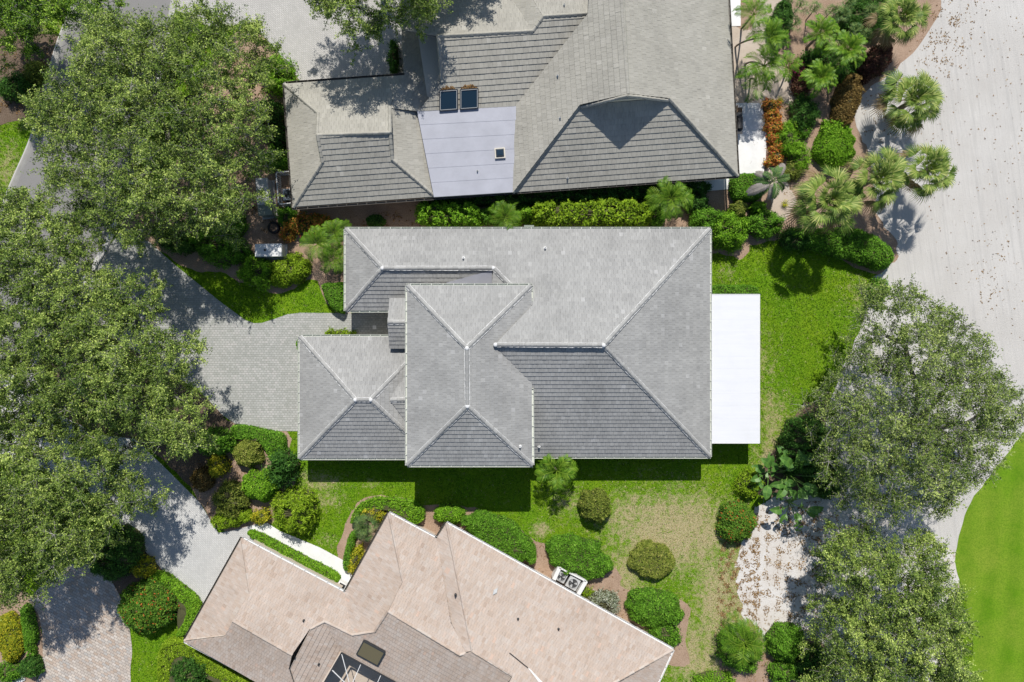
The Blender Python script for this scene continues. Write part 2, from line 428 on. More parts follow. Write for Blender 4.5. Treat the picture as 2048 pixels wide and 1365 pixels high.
M['pav_tan'] = pavers('pavers_tan', [(.44, .35, .28), (.52, .43, .36), (.44, .43, .41), (.57, .50, .43), (.62, .57, .52)], (.27, .23, .20), math.radians(30), .34, .20)
# foliage
L = {}
L['oak'] = leaf_mat('oak_leaf', [(0, (.010, .024, .005)), (.3, (.046, .076, .014)), (.65, (.115, .160, .030)), (1, (.27, .315, .085))], trans=.17, gain=2.3)
L['oak_grey'] = leaf_mat('oak_leaf_grey', [(0, (.010, .022, .004)), (.3, (.046, .076, .013)), (.65, (.112, .152, .034)), (1, (.26, .30, .095))], trans=.17, gain=2.1)
L['oak_green'] = leaf_mat('oak_leaf_green', [(0, (.012, .034, .005)), (.3, (.044, .092, .010)), (.65, (.11, .185, .018)), (1, (.24, .33, .05))], trans=.17, gain=2.1)
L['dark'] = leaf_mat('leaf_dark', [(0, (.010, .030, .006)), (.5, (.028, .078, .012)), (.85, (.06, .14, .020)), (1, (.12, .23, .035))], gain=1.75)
L['mid'] = leaf_mat('leaf_mid', [(0, (.020, .055, .006)), (.4, (.055, .135, .010)), (.8, (.105, .225, .018)), (1, (.20, .34, .045))], gain=1.85)
L['bright'] = leaf_mat('leaf_bright', [(0, (.030, .080, .006)), (.4, (.085, .190, .010)), (.8, (.160, .300, .018)), (1, (.28, .42, .05))], gain=1.7)
L['lime'] = leaf_mat('leaf_lime', [(0, (.055, .10, .008)), (.4, (.15, .25, .012)), (.8, (.26, .38, .02)), (1, (.40, .50, .06))], gain=1.3)
L['yellow'] = leaf_mat('leaf_yellow', [(0, (.06, .10, .01)), (.35, (.20, .24, .015)), (.7, (.38, .34, .02)), (1, (.52, .44, .05))])
L['olive'] = leaf_mat('leaf_olive', [(0, (.03, .05, .010)), (.4, (.085, .115, .018)), (.75, (.16, .19, .03)), (1, (.27, .26, .07))], gain=1.75)
L['brown'] = leaf_mat('leaf_brown', [(0, (.05, .03, .012)), (.4, (.12, .08, .025)), (.75, (.22, .15, .045)), (1, (.33, .25, .09))])
L['rust'] = leaf_mat('leaf_rust', [(0, (.025, .012, .010)), (.4, (.07, .032, .024)), (.8, (.13, .06, .04)), (1, (.22, .12, .07))])
L['croton'] = leaf_mat('leaf_croton', [(0, (.06, .12, .015)), (.32, (.10, .16, .018)), (.42, (.36, .20, .03)), (.7, (.46, .17, .045)), (.9, (.36, .055, .035)), (1, (.50, .36, .06))])
L['redflower'] = leaf_mat('leaf_red_flowers', [(0, (.020, .055, .008)), (.4, (.06, .14, .014)), (.80, (.12, .23, .025)), (.95, (.14, .22, .03)), (.96, (.34, .06, .022)), (1, (.40, .12, .03))])
L['magenta'] = leaf_mat('leaf_magenta', [(0, (.03, .06, .01)), (.40, (.07, .10, .018)), (.5, (.28, .015, .10)), (1, (.45, .03, .20))])
L['silver'] = leaf_mat('leaf_silver', [(0, (.10, .13, .07)), (.5, (.24, .27, .19)), (1, (.42, .42, .36))])
L['palm'] = leaf_mat('palm_leaf', [(0, (.020, .050, .008)), (.4, (.080, .150, .02)), (.8, (.185, .265, .045)), (1, (.36, .40, .11))], rough=.55, spec=.25, gain=1.12, trans=.18)
L['palm_bright'] = leaf_mat('palm_leaf_bright', [(0, (.03, .085, .006)), (.5, (.105, .235, .012)), (1, (.27, .40, .04))], rough=.5, spec=.2, gain=.92, trans=.15)
L['palm_dark'] = leaf_mat('palm_leaf_dark', [(0, (.02, .05, .015)), (.5, (.055, .12, .035)), (1, (.18, .25, .07))], rough=.55, spec=.2, gain=1.25, trans=.18)
L['palm_dead'] = leaf_mat('palm_leaf_dead', [(0, (.22, .19, .16)), (.5, (.34, .31, .28)), (1, (.46, .43, .40))], rough=.7, gain=1.0)
L['palm_brown'] = leaf_mat('palm_leaf_brown', [(0, (.16, .11, .05)), (.5, (.26, .19, .10)), (1, (.38, .31, .19))], rough=.7, gain=1.0)
L['banana'] = leaf_mat('paddle_leaf', [(0, (.035, .085, .018)), (.5, (.07, .165, .028)), (1, (.16, .28, .06))], rough=.4, spec=.4)
L['grass'] = leaf_mat('grass_blade', [(0, (.026, .080, .005)), (.3, (.085, .205, .008)), (.6, (.17, .335, .016)), (.75, (.25, .27, .05)), (.85, (.40, .33, .17)), (1, (.54, .46, .30))], trans=.35, gain=1.35)
L['litter'] = leaf_mat('fallen_leaf', [(0, (.10, .055, .025)), (.4, (.22, .13, .055)), (.75, (.34, .22, .10)), (1, (.45, .34, .20))], trans=.05, rough=.8, gain=1.0)
M['bark'] = plain('oak_bark', (.235, .215, .19), .9, .35, 9, bmp=.03)
M['twig'] = plain('twig_bark', (.38, .36, .335), .9, .25, 6)
M['palm_trunk'] = plain('palm_trunk', (.24, .205, .165), .9, .3, 12, bmp=.03)
M['stem'] = plain('shrub_stem', (.075, .075, .03), .9, .3, 10)
# ------------------------------------------------------------------ ground, road, drives, sand
DRY = [  # (px, py, rx, ry, amount) patches of thin, straw-coloured turf
    (1350, 1065, 130, 80, 1.0), (1270, 1030, 75, 45, .75), (1440, 1200, 60, 125, .85), (1400, 1310, 80, 80, .75), (1250, 1150, 60, 60, .7),
    (1545, 830, 40, 60, .55), (1545, 905, 35, 40, .75), (1530, 720, 30, 60, .35), (1140, 1010, 45, 35, .45), (1082, 1060, 18, 14, .9),
    (640, 965, 45, 22, .6), (660, 1000, 30, 18, .55), (745, 968, 14, 8, .5), (590, 950, 20, 14, .5), (20, 340, 26, 60, .55), (40, 100, 90, 70, .6), (20, 215, 50, 40, .5),
    (1500, 470, 30, 25, .6), (1455, 545, 20, 22, .35), (1720, 590, 35, 45, .35), (655, 1080, 30, 16, .35), (1180, 1290, 80, 60, .4), (1510, 1180, 70, 120, 1.0),
]
DRYW = [(P(a, b).x, P(a, b).y, rx/25., ry/25., k) for a, b, rx, ry, k in DRY]
NZ_D = Noise(11, 1.6); NZ_E = Noise(12, .6)
def dryness(xy):
    v = np.zeros(len(xy))
    for cx, cy, rx, ry, k in DRYW:
        q = ((xy[:, 0]-cx)/rx)**2+((xy[:, 1]-cy)/ry)**2
        v = np.maximum(v, k*np.exp(-q*.9))
    return np.clip(v+.16*NZ_D(xy)*(.25+v)+.06*NZ_E(xy), 0, 1)
def make_ground():
    ax = np.concatenate([[-1600, -700, -300, -130, -80, -60], np.arange(-46, 46.01, .4), [60, 80, 130, 300, 700, 1600]])
    ay = np.concatenate([[-1600, -700, -300, -130, -80, -50], np.arange(-32, 32.01, .4), [50, 80, 130, 300, 700, 1600]])
    X, Y = np.meshgrid(ax, ay); xy = np.stack([X.ravel(), Y.ravel()], 1); nx, ny = len(ax), len(ay)
    V = np.concatenate([xy, np.zeros((len(xy), 1))], 1)
    i, j = np.meshgrid(np.arange(nx-1), np.arange(ny-1)); a = (j*nx+i).ravel()
    me = npmesh('ground', V, np.stack([a, a+1, a+nx+1, a+nx], 1), dryness(xy))
    tag(obj('ground', me, M['lawn']), 'green lawn with straw coloured dry patches around the houses', 'lawn', kind='structure')
make_ground()
SHEETS = {}
def wig(pts, amp, seed, per=6, soft=True):
    p = smooth(pts, per) if soft else np.array(pts, float)
    if not soft:
        q = []
        for i in range(len(p)):
            a, b = p[i], p[(i+1) % len(p)]; n = max(1, int(np.hypot(*(b-a))/10))
            q += [a+(b-a)*k/n for k in range(n)]
        p = np.array(q)
    r = np.random.RandomState(seed); nz = Noise(seed, 40 if amp < 8 else 22)
    return p+np.stack([nz(p), Noise(seed+1, 30 if amp < 8 else 18)(p)], 1)*amp+r.randn(*p.shape)*amp*.25
def sheet(name, pts, z, mat, label, cat, soft=True, amp=0., seed=1, thick=0.0, kind='structure'):
    p = wig(pts, amp, seed, 6, soft) if (soft or amp) else np.array(pts, float)
    w = [P(a, b, 0)[:2] for a, b in p]
    mb = MB()
    if thick: mb.prism(w, z-thick, z)
    else:
        if poly_area(w) < 0: w = w[::-1]
        fs = []
        for t in tessellate_polygon([[Vector((q[0], q[1], 0)) for q in w]]):
            a, b, c = t
            if poly_area([w[a], w[b], w[c]]) < 0: b, c = c, b
            fs.append((a, b, c))
        mb.add([(q[0], q[1], z) for q in w], fs)
    o = mb.build(name, mat); tag(o, label, cat, kind=kind)
    SHEETS.setdefault(name, []).append(np.array(w))
    return o
# planting beds
BEDS = [
 ('mulch_bed', [(240, 440), (330, 380), (380, 220), (450, 90), (500, 60), (560, 110), (600, 168), (640, 300), (900, 300), (1300, 300), (1480, 340), (1505, 430), (1490, 512), (1425, 505), (1300, 520), (900, 520), (720, 560), (700, 640), (655, 605), (628, 558), (565, 588), (500, 572), (440, 545), (380, 540), (290, 480)], 'mulch', 'brown mulch bed between the two grey roofed houses'),
 ('mulch_bed', [(1440, -60), (1930, -60), (1890, 60), (1810, 170), (1750, 240), (1750, 300), (1765, 420), (1800, 470), (1800, 535), (1745, 548), (1625, 496), (1560, 480), (1490, 480), (1440, 350)], 'mulch', 'pinkish mulch bed under the palms beside the sand'),
 ('mulch_bed', [(380, 880), (455, 846), (530, 846), (578, 872), (577, 915), (592, 960), (570, 995), (560, 1040), (500, 1060), (440, 1060), (410, 1020), (370, 950)], 'mulch', 'mulch bed of round shrubs between the two driveways'),
 ('mulch_bed', [(682, 1135), (692, 1050), (722, 1000), (775, 990), (850, 1008), (935, 1014), (1015, 1040), (1080, 1088), (1120, 1080), (1225, 1130), (1250, 1175), (1290, 1180), (1375, 1210), (1370, 1270), (1345, 1330), (1000, 1200), (800, 1200)], 'mulch', 'mulch bed curving along the tan roofed house'),
 ('mulch_bed', [(1437, 1285), (1465, 1240), (1560, 1255), (1660, 1240), (1730, 1400), (1470, 1420)], 'mulch', 'mulch bed with a palm and round bushes beside the white sand'),
 ('mulch_bed', [(-60, 1170), (40, 1180), (70, 1200), (85, 1265), (88, 1310), (78, 1345), (50, 1420), (-60, 1420)], 'mulch', 'mulch bed with clipped hedges at the round forecourt'),
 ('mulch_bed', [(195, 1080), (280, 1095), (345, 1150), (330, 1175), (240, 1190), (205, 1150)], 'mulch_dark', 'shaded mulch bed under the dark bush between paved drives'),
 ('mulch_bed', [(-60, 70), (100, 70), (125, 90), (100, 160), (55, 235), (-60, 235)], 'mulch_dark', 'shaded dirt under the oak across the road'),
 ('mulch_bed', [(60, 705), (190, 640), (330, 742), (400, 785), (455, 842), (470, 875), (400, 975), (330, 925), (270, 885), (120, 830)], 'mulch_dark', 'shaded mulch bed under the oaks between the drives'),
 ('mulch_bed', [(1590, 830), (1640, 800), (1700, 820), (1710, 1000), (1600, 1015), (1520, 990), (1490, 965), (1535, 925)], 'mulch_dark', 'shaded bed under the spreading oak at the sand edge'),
]
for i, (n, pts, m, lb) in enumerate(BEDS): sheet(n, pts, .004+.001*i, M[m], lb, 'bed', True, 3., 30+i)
# sand
sheet('sand', [(1905, -80), (1880, 20), (1835, 95), (1770, 155), (1722, 195), (1712, 255), (1735, 300), (1748, 380), (1752, 430), (1790, 480), (1792, 520), (1752, 552), (1738, 600), (1712, 680), (1660, 800), (1640, 930), (1600, 1010), (1640, 1060), (1760, 1080), (1900, 1150), (1935, 1120), (1960, 1020), (2040, 900), (2200, 700), (2200, -80)],
      .018, M['sand'], 'pale raked sand waste area sweeping past the gardens', 'sand', True, 3., 51)
sheet('white_sand', [(1545, 1000), (1640, 985), (1760, 1040), (1860, 1080), (1915, 1120), (1900, 1300), (1900, 1420), (1690, 1420), (1650, 1290), (1560, 1285), (1500, 1245), (1478, 1170), (1480, 1090), (1505, 1050), (1512, 1010)],
      .022, M['white_sand'], 'bright white sand patch strewn with brown leaves', 'sand', True, 9., 52)
sheet('shell_path', [(1455, 50), (1500, 60), (1535, -60), (1585, -60), (1560, 30), (1545, 100), (1592, 165), (1606, 190), (1585, 205), (1540, 212), (1455, 225)], .020, M['shell'], 'pale shell gravel path beside the house wall', 'path', True, 3., 53)
sheet('shell_path', [(1528, 340), (1560, 345), (1590, 400), (1570, 440), (1538, 435), (1540, 390), (1515, 360)], .021, M['shell'], 'short shell gravel patch under the wilting palm', 'path', True, 3., 54)
sheet('fairway', [(2200, 700), (2070, 840), (2030, 885), (1985, 945), (1940, 1005), (1914, 1085), (1911, 1140), (1930, 1200), (1945, 1300), (1940, 1450), (2300, 1450)], .026, M['fairway'], 'mown bright green golf fairway curving along the sand', 'fairway', True, 2., 55)
# road and kerbs
RR = [(356, -80), (350, 0), (335, 85), (318, 160), (290, 280), (255, 400), (215, 490), (175, 557), (120, 640), (60, 740), (-10, 850), (-90, 960)]
RL = [(165, -80), (150, 0), (133, 50), (112, 110), (70, 265), (30, 360), (-5, 440), (-90, 590)]
sheet('road', RR+RL[::-1], .016, M['asphalt'], 'grey asphalt road passing under the oak crowns', 'road', False)
def kerb(pts, side, label):
    c = PX(smooth(pts, 8, False)); prof = [(0, .0), (.0, .10), (.04, .135), (.17, .135), (.20, .03), (.62, .012), (.62, .0)]
    V = []; F = []; n = len(prof)
    for i in range(len(c)):
        d = c[min(i+1, len(c)-1)]-c[max(i-1, 0)]; d /= np.hypot(*d); nr = np.array([-d[1], d[0]])*side
        for o_, z in prof: V.append((*(c[i]-nr*.2+nr*o_), z))
    for i in range(len(c)-1):
        for k in range(n-1): F.append((i*n+k, i*n+k+1, (i+1)*n+k+1, (i+1)*n+k))
    tag(obj('kerb', npmesh('kerb', V, F), M['concrete']), label, 'kerb', kind='structure')
kerb(RL, 1, 'pale concrete kerb along the lawn side of the road')
kerb(RR, -1, 'pale concrete kerb along the driveway side of the road')
# drives and walks
sheet('driveway', [(250, 455), (300, 485), (350, 530), (440, 603), (490, 640), (508, 647), (525, 646), (550, 638), (575, 629), (600, 626), (700, 627), (880, 620), (880, 690), (620, 690), (620, 863), (520, 862), (478, 853), (445, 830), (400, 782), (330, 740), (250, 690), (150, 640), (110, 650), (180, 552), (215, 495)],
      .024, M['pav_grey'], 'grey paved forecourt driveway in front of the grey roofed house', 'driveway', False)
sheet('driveway', [(-60, 790), (60, 735), (120, 830), (200, 870), (270, 878), (330, 935), (400, 1005), (437, 1066), (470, 1060), (515, 1048), (560, 1080), (560, 1180), (450, 1330), (405, 1203), (345, 1162), (300, 1112), (262, 1075), (210, 1010), (150, 960), (-60, 900)],
      .027, M['pav_pale'], 'pale paved driveway leading to the tan roofed house', 'driveway', False)
sheet('driveway', [(340, -80), (352, 20), (430, 60), (500, 45), (548, 95), (600, 162), (640, 240), (840, 240), (830, 60), (800, -80)], .030, M['pav_north'], 'pale paved driveway beside the house with skylights', 'driveway', False)
sheet('driveway', [(60, 1200), (110, 1150), (170, 1120), (215, 1150), (245, 1205), (262, 1270), (262, 1330), (240, 1430), (60, 1430), (83, 1340), (86, 1280), (78, 1230)], .033, M['pav_tan'], 'tan and cream paved round forecourt', 'driveway', True, 0.6, 57)
sheet('walkway', [(505, 1052), (535, 1046), (560, 1062), (640, 1095), (686, 1120), (704, 1150), (720, 1190), (690, 1230), (500, 1110)], .036, M['patio'], 'pale concrete front walk of the tan roofed house', 'walk', False)
sheet('patio', [(1440, 207), (1522, 207), (1528, 235), (1533, 275), (1531, 315), (1527, 346), (1440, 354)], .05, M['patio'], 'white concrete patio with palm shadows at the house wall', 'patio', False, thick=.12)
sheet('patio', [(1430, -60), (1480, -60), (1481, 53), (1430, 54)], .05, M['patio'], 'white concrete slab next to the shell path', 'patio', False, thick=.12)
sheet('patio', [(1340, 330), (1462, 330), (1461, 379), (1345, 388)], .05, M['patio'], 'white concrete slab in the hedge side corner of the house', 'patio', False, thick=.12)
sheet('patio', [(1380, 600), (1512, 600), (1512, 880), (1380, 880)], .05, M['concrete'], 'concrete floor slab under the white patio cover', 'patio', False, thick=.12)
tag(MB().box(P(749, 655, .022), (.3, .3, .02)).build('drain_cover', M['patio']), 'small square drain grate set in the shaded entry paving', 'drain')
# ------------------------------------------------------------------ roofs
CAMP = Vector((0, 0, H))
class Plane:
    def __init__(s, a, d, pitch):
        """a: 3-D anchor point, d: horizontal downslope direction"""
        s.a = Vector(a); d = Vector((d[0], d[1], 0)).normalized(); s.d = d; s.p = pitch
        s.n = Vector((d.x*math.sin(pitch), d.y*math.sin(pitch), math.cos(pitch)))
        s.u = Vector((-d.y, d.x, 0)); s.v = Vector((-d.x*math.cos(pitch), -d.y*math.cos(pitch), math.sin(pitch)))
    def at(s, x, y):
        r = P(x, y, 0)-CAMP
        return CAMP+r*((s.a-CAMP).dot(s.n)/r.dot(s.n))
def clip_rect(poly, u0, u1, v0, v1):
    for ax, lim, keep in ((0, u0, 1), (0, u1, -1), (1, v0, 1), (1, v1, -1)):
        out = []; n = len(poly)
        for i in range(n):
            a, b = poly[i], poly[(i+1) % n]; da = (a[ax]-lim)*keep; db = (b[ax]-lim)*keep
            if da >= 0: out.append(a)
            if (da > 0 > db) or (da < 0 < db):
                t = da/(da-db); out.append((a[0]+(b[0]-a[0])*t, a[1]+(b[1]-a[1])*t))
        poly = out
        if len(poly) < 3: return []
    return poly
def from3(a, b, c):
    n = (b-a).cross(c-a).normalized()
    if n.z < 0: n = -n
    h = Vector((n.x, n.y, 0)); return Plane(a, h if h.length > 1e-4 else (0, 1, 0), math.acos(max(-1, min(1, n.z))))
def through(a, d, q):
    d = Vector((d[0], d[1], 0)).normalized(); q = Vector(q); a = Vector(a)
    return Plane(a, d, math.atan2(q.z-a.z, -(q-a).dot(d)))
class Roof:
    def __init__(s, root, mat, step=.335, width=.33, seed=1, cap_mat=None, mort=True, singles=300, stagger=True):
        s.root = root; s.mat = mat; s.step = step; s.width = width; s.r = random.Random(seed); s.mort = mort; s.cap = cap_mat or mat
        s.left = singles; s.protos = None; s.ncap = 0; s.stagger = stagger; s.capmesh = None; s.acc = MB()
    def tile_proto(s):
        s.protos = []
        for k in range(7):
            g = .004; u0, u1, v0, v1 = g, s.width-g, 0, s.step
            mb = MB(); lo, hi = .056, .012
            mb.add([(u0, v0, -.015), (u1, v0, -.015), (u1, v1, -.015), (u0, v1, -.015), (u0, v0, lo), (u1, v0, lo), (u1, v1, hi), (u0, v1, hi)],
                   [(4, 5, 6, 7), (0, 1, 5, 4), (1, 2, 6, 5), (2, 3, 7, 6), (3, 0, 4, 7)], [.1, .25, .4, .5, .6, .72, .9][k])
            me = mb.mesh('roof_tile'); me.materials.append(s.mat); s.protos.append(me)
    def slope(s, pl, px, single=False, deck=True):
        r = s.r; pts3 = [pl.at(*q) for q in px]
        uv = [((p-pl.a).dot(pl.u), (p-pl.a).dot(pl.v)) for p in pts3]
        if poly_area(uv) < 0: uv = uv[::-1]
        us = [q[0] for q in uv]; vs = [q[1] for q in uv]
        row0 = math.floor(min(vs)/s.step-1e-6); row1 = math.ceil(max(vs)/s.step)
        mb = s.acc; W = s.width; S = s.step
        if single and s.protos is None: s.tile_proto()
        for row in range(row0, row1):
            v0 = row*S; band = clip_rect(uv, -1e4, 1e4, v0, v0+S)
            if not band: continue
            a0 = min(q[0] for q in band); a1 = max(q[0] for q in band)
            off = (.5*W if (row % 2 and s.stagger) else 0)+r.uniform(-.02, .02)
            wave = r.uniform(0, 6)
            for c in range(int(math.floor((a0-off)/W)), int(math.ceil((a1-off)/W))):
                u0 = off+c*W; g = .004
                q = clip_rect(band, u0+g, u0+W-g, v0, v0+S)
                if len(q) < 3 or abs(poly_area(q)) < .003: continue
                t = min(.93, max(.02, r.gauss(.48, .16)+.08*math.sin(c*.35+wave)))
                if r.random() < .008: t = 1.0
                full = abs(abs(poly_area(q))-(W-2*g)*S) < 1e-4
                if single and full and s.left > 0:
                    s.left -= 1; k = min(range(7), key=lambda i: abs([.1, .25, .4, .5, .6, .72, .9][i]-t))
                    o = bpy.data.objects.new('roof_tile', s.protos[k]); COL.objects.link(o); o.parent = s.root
                    b = pl.a+pl.u*u0+pl.v*v0-s.root.location+pl.n*r.uniform(-.003, .006)
                    m = Matrix((pl.u, pl.v, pl.n)).transposed().to_4x4(); m.translation = b; o.matrix_local = m
                    continue
                dz = r.uniform(-.004, .008); tl = r.uniform(-.004, .004); n = len(q); top = []; bot = []
                for (a, b) in q:
                    hh = .056-.044*(b-v0)/S+dz+tl*(a-u0-W/2)/W*2
                    p = pl.a+pl.u*a+pl.v*b; top.append(p+pl.n*hh); bot.append(p-pl.n*.012)
                mb.add(top+bot, [tuple(range(n))]+[(n+i, n+(i+1) % n, (i+1) % n, i) for i in range(n)], t)
        if deck:
            n = len(uv); P3 = [pl.a+pl.u*a+pl.v*b for a, b in uv]
            d = MB(); top = [p-pl.n*.006 for p in P3]; bot = [p-pl.n*.006-Vector((0, 0, .16)) for p in P3]
            tri = tessellate_polygon([[Vector((a, b, 0)) for a, b in uv]]); fs = []
            for a, b, c in tri:
                if poly_area([uv[a], uv[b], uv[c]]) < 0: b, c = c, b
                fs += [(a, b, c), (n+a, n+c, n+b)]
            d.add(top+bot, fs+[(n+i, n+(i+1) % n, (i+1) % n, i) for i in range(n)])
            d.build('roof_deck', M['deck'], s.root)
        return pts3
    def finish(s):
        o = s.acc.build('roof_tiles', s.mat, s.root); o['kind'] = 'stuff'
    def caps(s, A, B, w=.30, lift=.055, sp=.42, mort=None, valley=False):
        A = Vector(A); B = Vector(B)
        if A.z > B.z: A, B = B, A
        d = B-A; ln = d.length; d.normalize(); side = d.cross(Vector((0, 0, 1))).normalized(); up = side.cross(d).normalized()
        if s.capmesh is None:
            s.capmesh = []
            for k in range(5):
                mb = MB(); h, wd = .085, .5
                vs = []
                for x, kk, z in ((0, 1.0, .035), (1.08, .86, .012)):
                    for y, zz in ((-.5, -.085), (-.19, -.004), (0, .012), (.19, -.004), (.5, -.085)): vs.append((x, y*kk, zz+z))
                    for y, zz in ((.5, -.125), (-.5, -.125)): vs.append((x, y*kk, zz+z))
                fs = [(i, i+1, 8+i, 7+i) for i in range(6)]+[(6, 0, 7, 13), tuple(range(6, -1, -1)), tuple(range(7, 14))]
                mb.add(vs, fs, [.15, .35, .5, .65, .85][k]); me = mb.mesh('ridge_cap'); me.materials.append(s.cap); s.capmesh.append(me)
        n = max(1, int(round(ln/sp))); L_ = ln/n
        for i in range(n):
            o = bpy.data.objects.new('ridge_cap', s.r.choice(s.capmesh)); COL.objects.link(o); o.parent = s.root
            x = d*L_; y = -side*w; z = up
            m = Matrix(((x.x, y.x, z.x, 0), (x.y, y.y, z.y, 0), (x.z, y.z, z.z, 0), (0, 0, 0, 1)))
            jit = side*s.r.uniform(-.008, .008)+up*s.r.uniform(-.004, .006)
            m.translation = A+d*(L_*i)+up*(lift+.055)+jit-s.root.location; o.matrix_local = m; s.ncap += 1
        if (s.mort if mort is None else mort):
            mb = MB()
            for sg in (-1, 1):
                nseg = max(2, int(ln/.5))
                for i in range(nseg):
                    a = A+d*(ln*i/nseg); b = A+d*(ln*(i+1)/nseg)
                    off = side*sg*(w*.5-.005+s.r.uniform(-.010, .010))+up*(lift-.045)
                    mb.bar(a+off, b+off, .04+s.r.uniform(-.014, .012), .07, up)
            mb.build('mortar_bed', M['mortar'], s.root)
    def gutter(s, A, B, out, mat, w=.135, hang=.75):
        A = Vector(A); B = Vector(B); out = Vector((out[0], out[1], 0)).normalized(); d = (B-A); ln = d.length; d.normalize()
        prof = [(0, .0), (0, -.12), (w-.03, -.12), (w, .0), (w+.016, .0), (w-.014, -.135), (-.012, -.135), (-.012, .0)]
        mb = MB(); vs = []; n = len(prof)
        for q in (A-d*.02, B+d*.02):
            for x, z in prof: vs.append(q+out*(x+.02)+Vector((0, 0, z-.0)))
        mb.add(vs, [(i, (i+1) % n, n+(i+1) % n, n+i) for i in range(n)])
        for q in (A, B): mb.bar(q+out*.02-Vector((0, 0, .06)), q+out*(w+.02)-Vector((0, 0, .06)), .015, .12)
        x = hang*.4
        while x < ln:
            q = A+d*x; mb.bar(q+out*.02+Vector((0, 0, -.004)), q+out*(w+.03)+Vector((0, 0, -.004)), .045, .018); x += hang*s.r.uniform(.85, 1.15)
        mb.build('gutter', mat, s.root)
def vent_pipe(root, p, h=.35, r=.05, mat=None):
    MB().lathe(p, [(r*1.9, -.1), (r*1.9, .06), (r, .10), (r, h), (r*.7, h), (r*.7, h-.08)], 10).build('vent_pipe', mat or M['white_paint'], root)
def window(root, c, out, w, h):
    c = Vector(c); o2 = Vector((out[0], out[1], 0)).normalized(); u = Vector((-o2.y, o2.x, 0)); f = MB()
    for sg in (-1, 1):
        f.bar(c+u*(sg*w/2)-Vector((0, 0, h/2)), c+u*(sg*w/2)+Vector((0, 0, h/2)), .1, .08, o2)
        f.bar(c-u*(w/2-.05)+Vector((0, 0, sg*(h/2-.04))), c+u*(w/2-.05)+Vector((0, 0, sg*(h/2-.04))), .078, .09, o2)
    fr = f.build('window', M['white_paint'], root)
    g = MB().bar(c-u*(w/2-.06), c+u*(w/2-.06), .03, h-.17); g.build('pane', M['glass'], fr)
PI = math.pi
# ---------------------------------------------------------------- grey roofed house in the middle
EZ = 2.73; PT = math.atan(.5)
house = empty('house', P(1000, 690, 0)); tag(house, 'house with grey tiled hip roofs and white mortared ridges beside a white patio cover', 'house')
R1 = Roof(house, M['tile_grey'], .334, .33, 3)
N_, S_, E_, W_ = (0, 1), (0, -1), (1, 0), (-1, 0)
MN = Plane(P(1050, 459, EZ), N_, PT); MS = Plane(P(1240, 913, EZ), S_, PT); ME = Plane(P(1419, 686, EZ), E_, PT)
WS = Plane(P(730, 621, EZ), S_, PT); WW = Plane(P(692, 540, EZ), W_, PT)
R1.slope(MN, [(692, 459), (1419, 459), (1207, 691), (990, 690), (1064, 612), (987, 537), (765, 537)])
R1.slope(MS, [(990, 692), (1207, 691), (1419, 913), (1062, 913), (1062, 765)])
R1.slope(ME, [(1419, 459), (1419, 913), (1207, 691)])
R1.slope(WS, [(765, 537), (987, 537), (987, 621), (692, 621)])
R1.slope(WW, [(692, 459), (765, 537), (692, 621)])
MW = Plane(MN.at(987, 537), W_, PT)
R1.slope(MW, [(987, 537), (1062, 612), (1050, 640), (984, 572)])
TZ = 5.6
TN = Plane(P(940, 572, TZ), N_, PT); TW = Plane(P(815, 750, TZ), W_, PT); TS = Plane(P(940, 930, TZ), S_, PT); TE = Plane(P(1063, 850, TZ), E_, PT)
R1.slope(TN, [(815, 572), (1062, 572), (934, 697)])
R1.slope(TW, [(815, 572), (934, 697), (935, 813), (815, 930)])
R1.slope(TS, [(815, 930), (935, 813), (1064, 930)], single=True)
R1.slope(TE, [(1062, 572), (1063, 612), (990, 690), (1063, 766), (1064, 930), (935, 813), (934, 697)])
GN = Plane(P(710, 674, EZ), N_, PT); GW = Plane(P(600, 800, EZ), W_, PT); GS = Plane(P(710, 916, EZ), S_, PT)
GE = Plane(GN.at(742, 800), E_, PT)
R1.slope(GN, [(600, 674), (866, 674), (742, 800), (711, 800)])
R1.slope(GW, [(600, 674), (711, 800), (600, 916)])
R1.slope(GS, [(600, 916), (711, 800), (742, 800), (866, 916)])
R1.slope(GE, [(742, 800), (866, 674), (866, 916)])
CN = Plane(GE.at(780, 800)+Vector((0, 0, .10)), N_, math.radians(20)); CS = Plane(GE.at(780, 800)+Vector((0, 0, .10)), S_, math.radians(20))
R1.slope(CN, [(780, 800), (800, 762), (830, 730), (830, 800)], deck=False); R1.slope(CS, [(780, 800), (830, 800), (830, 868), (806, 836)], deck=False)
EP = 3.75
EN = Plane(P(797, 597, EP), N_, PT); ES = Plane(P(797, 697, EP), S_, PT)
R1.slope(EN, [(779, 597), (825, 597), (825, 644), (775, 644)]); R1.slope(ES, [(779, 697), (775, 646), (825, 646), (825, 697)])
for pl, seq in ((MN, [(692, 459), (765, 537), (987, 537), (1040, 590)]), (WS, [(692, 621), (765, 537)]), (MN, [(1419, 459), (1207, 691), (990, 690)]), (MS, [(1207, 691), (1419, 913)]),
                (TN, [(815, 572), (934, 697), (1062, 572)]), (TS, [(815, 930), (935, 813), (1064, 930)]), (TW, [(934, 697), (935, 813)]),
                (GN, [(600, 674), (711, 800), (742, 800), (820, 720)]), (GS, [(600, 916), (711, 800)]), (GS, [(742, 800), (820, 872)]), (CN, [(781, 800), (820, 800)]), (EN, [(776, 645), (820, 645)])):
    for a, b in zip(seq[:-1], seq[1:]): R1.caps(pl.at(*a), pl.at(*b), .32)
for pl, q in ((TN, (934, 697)), (TS, (935, 813)), (MN, (1207, 691)), (GN, (711, 800)), (GN, (742, 800)), (MN, (765, 537)), (MN, (987, 537)), (MN, (991, 690))):
    MB().lathe(pl.at(*q)+Vector((0, 0, .02)), [(.16, 0), (.15, .09), (.10, .14), (.03, .155)], 9).build('mortar_cap', M['mortar'], house)
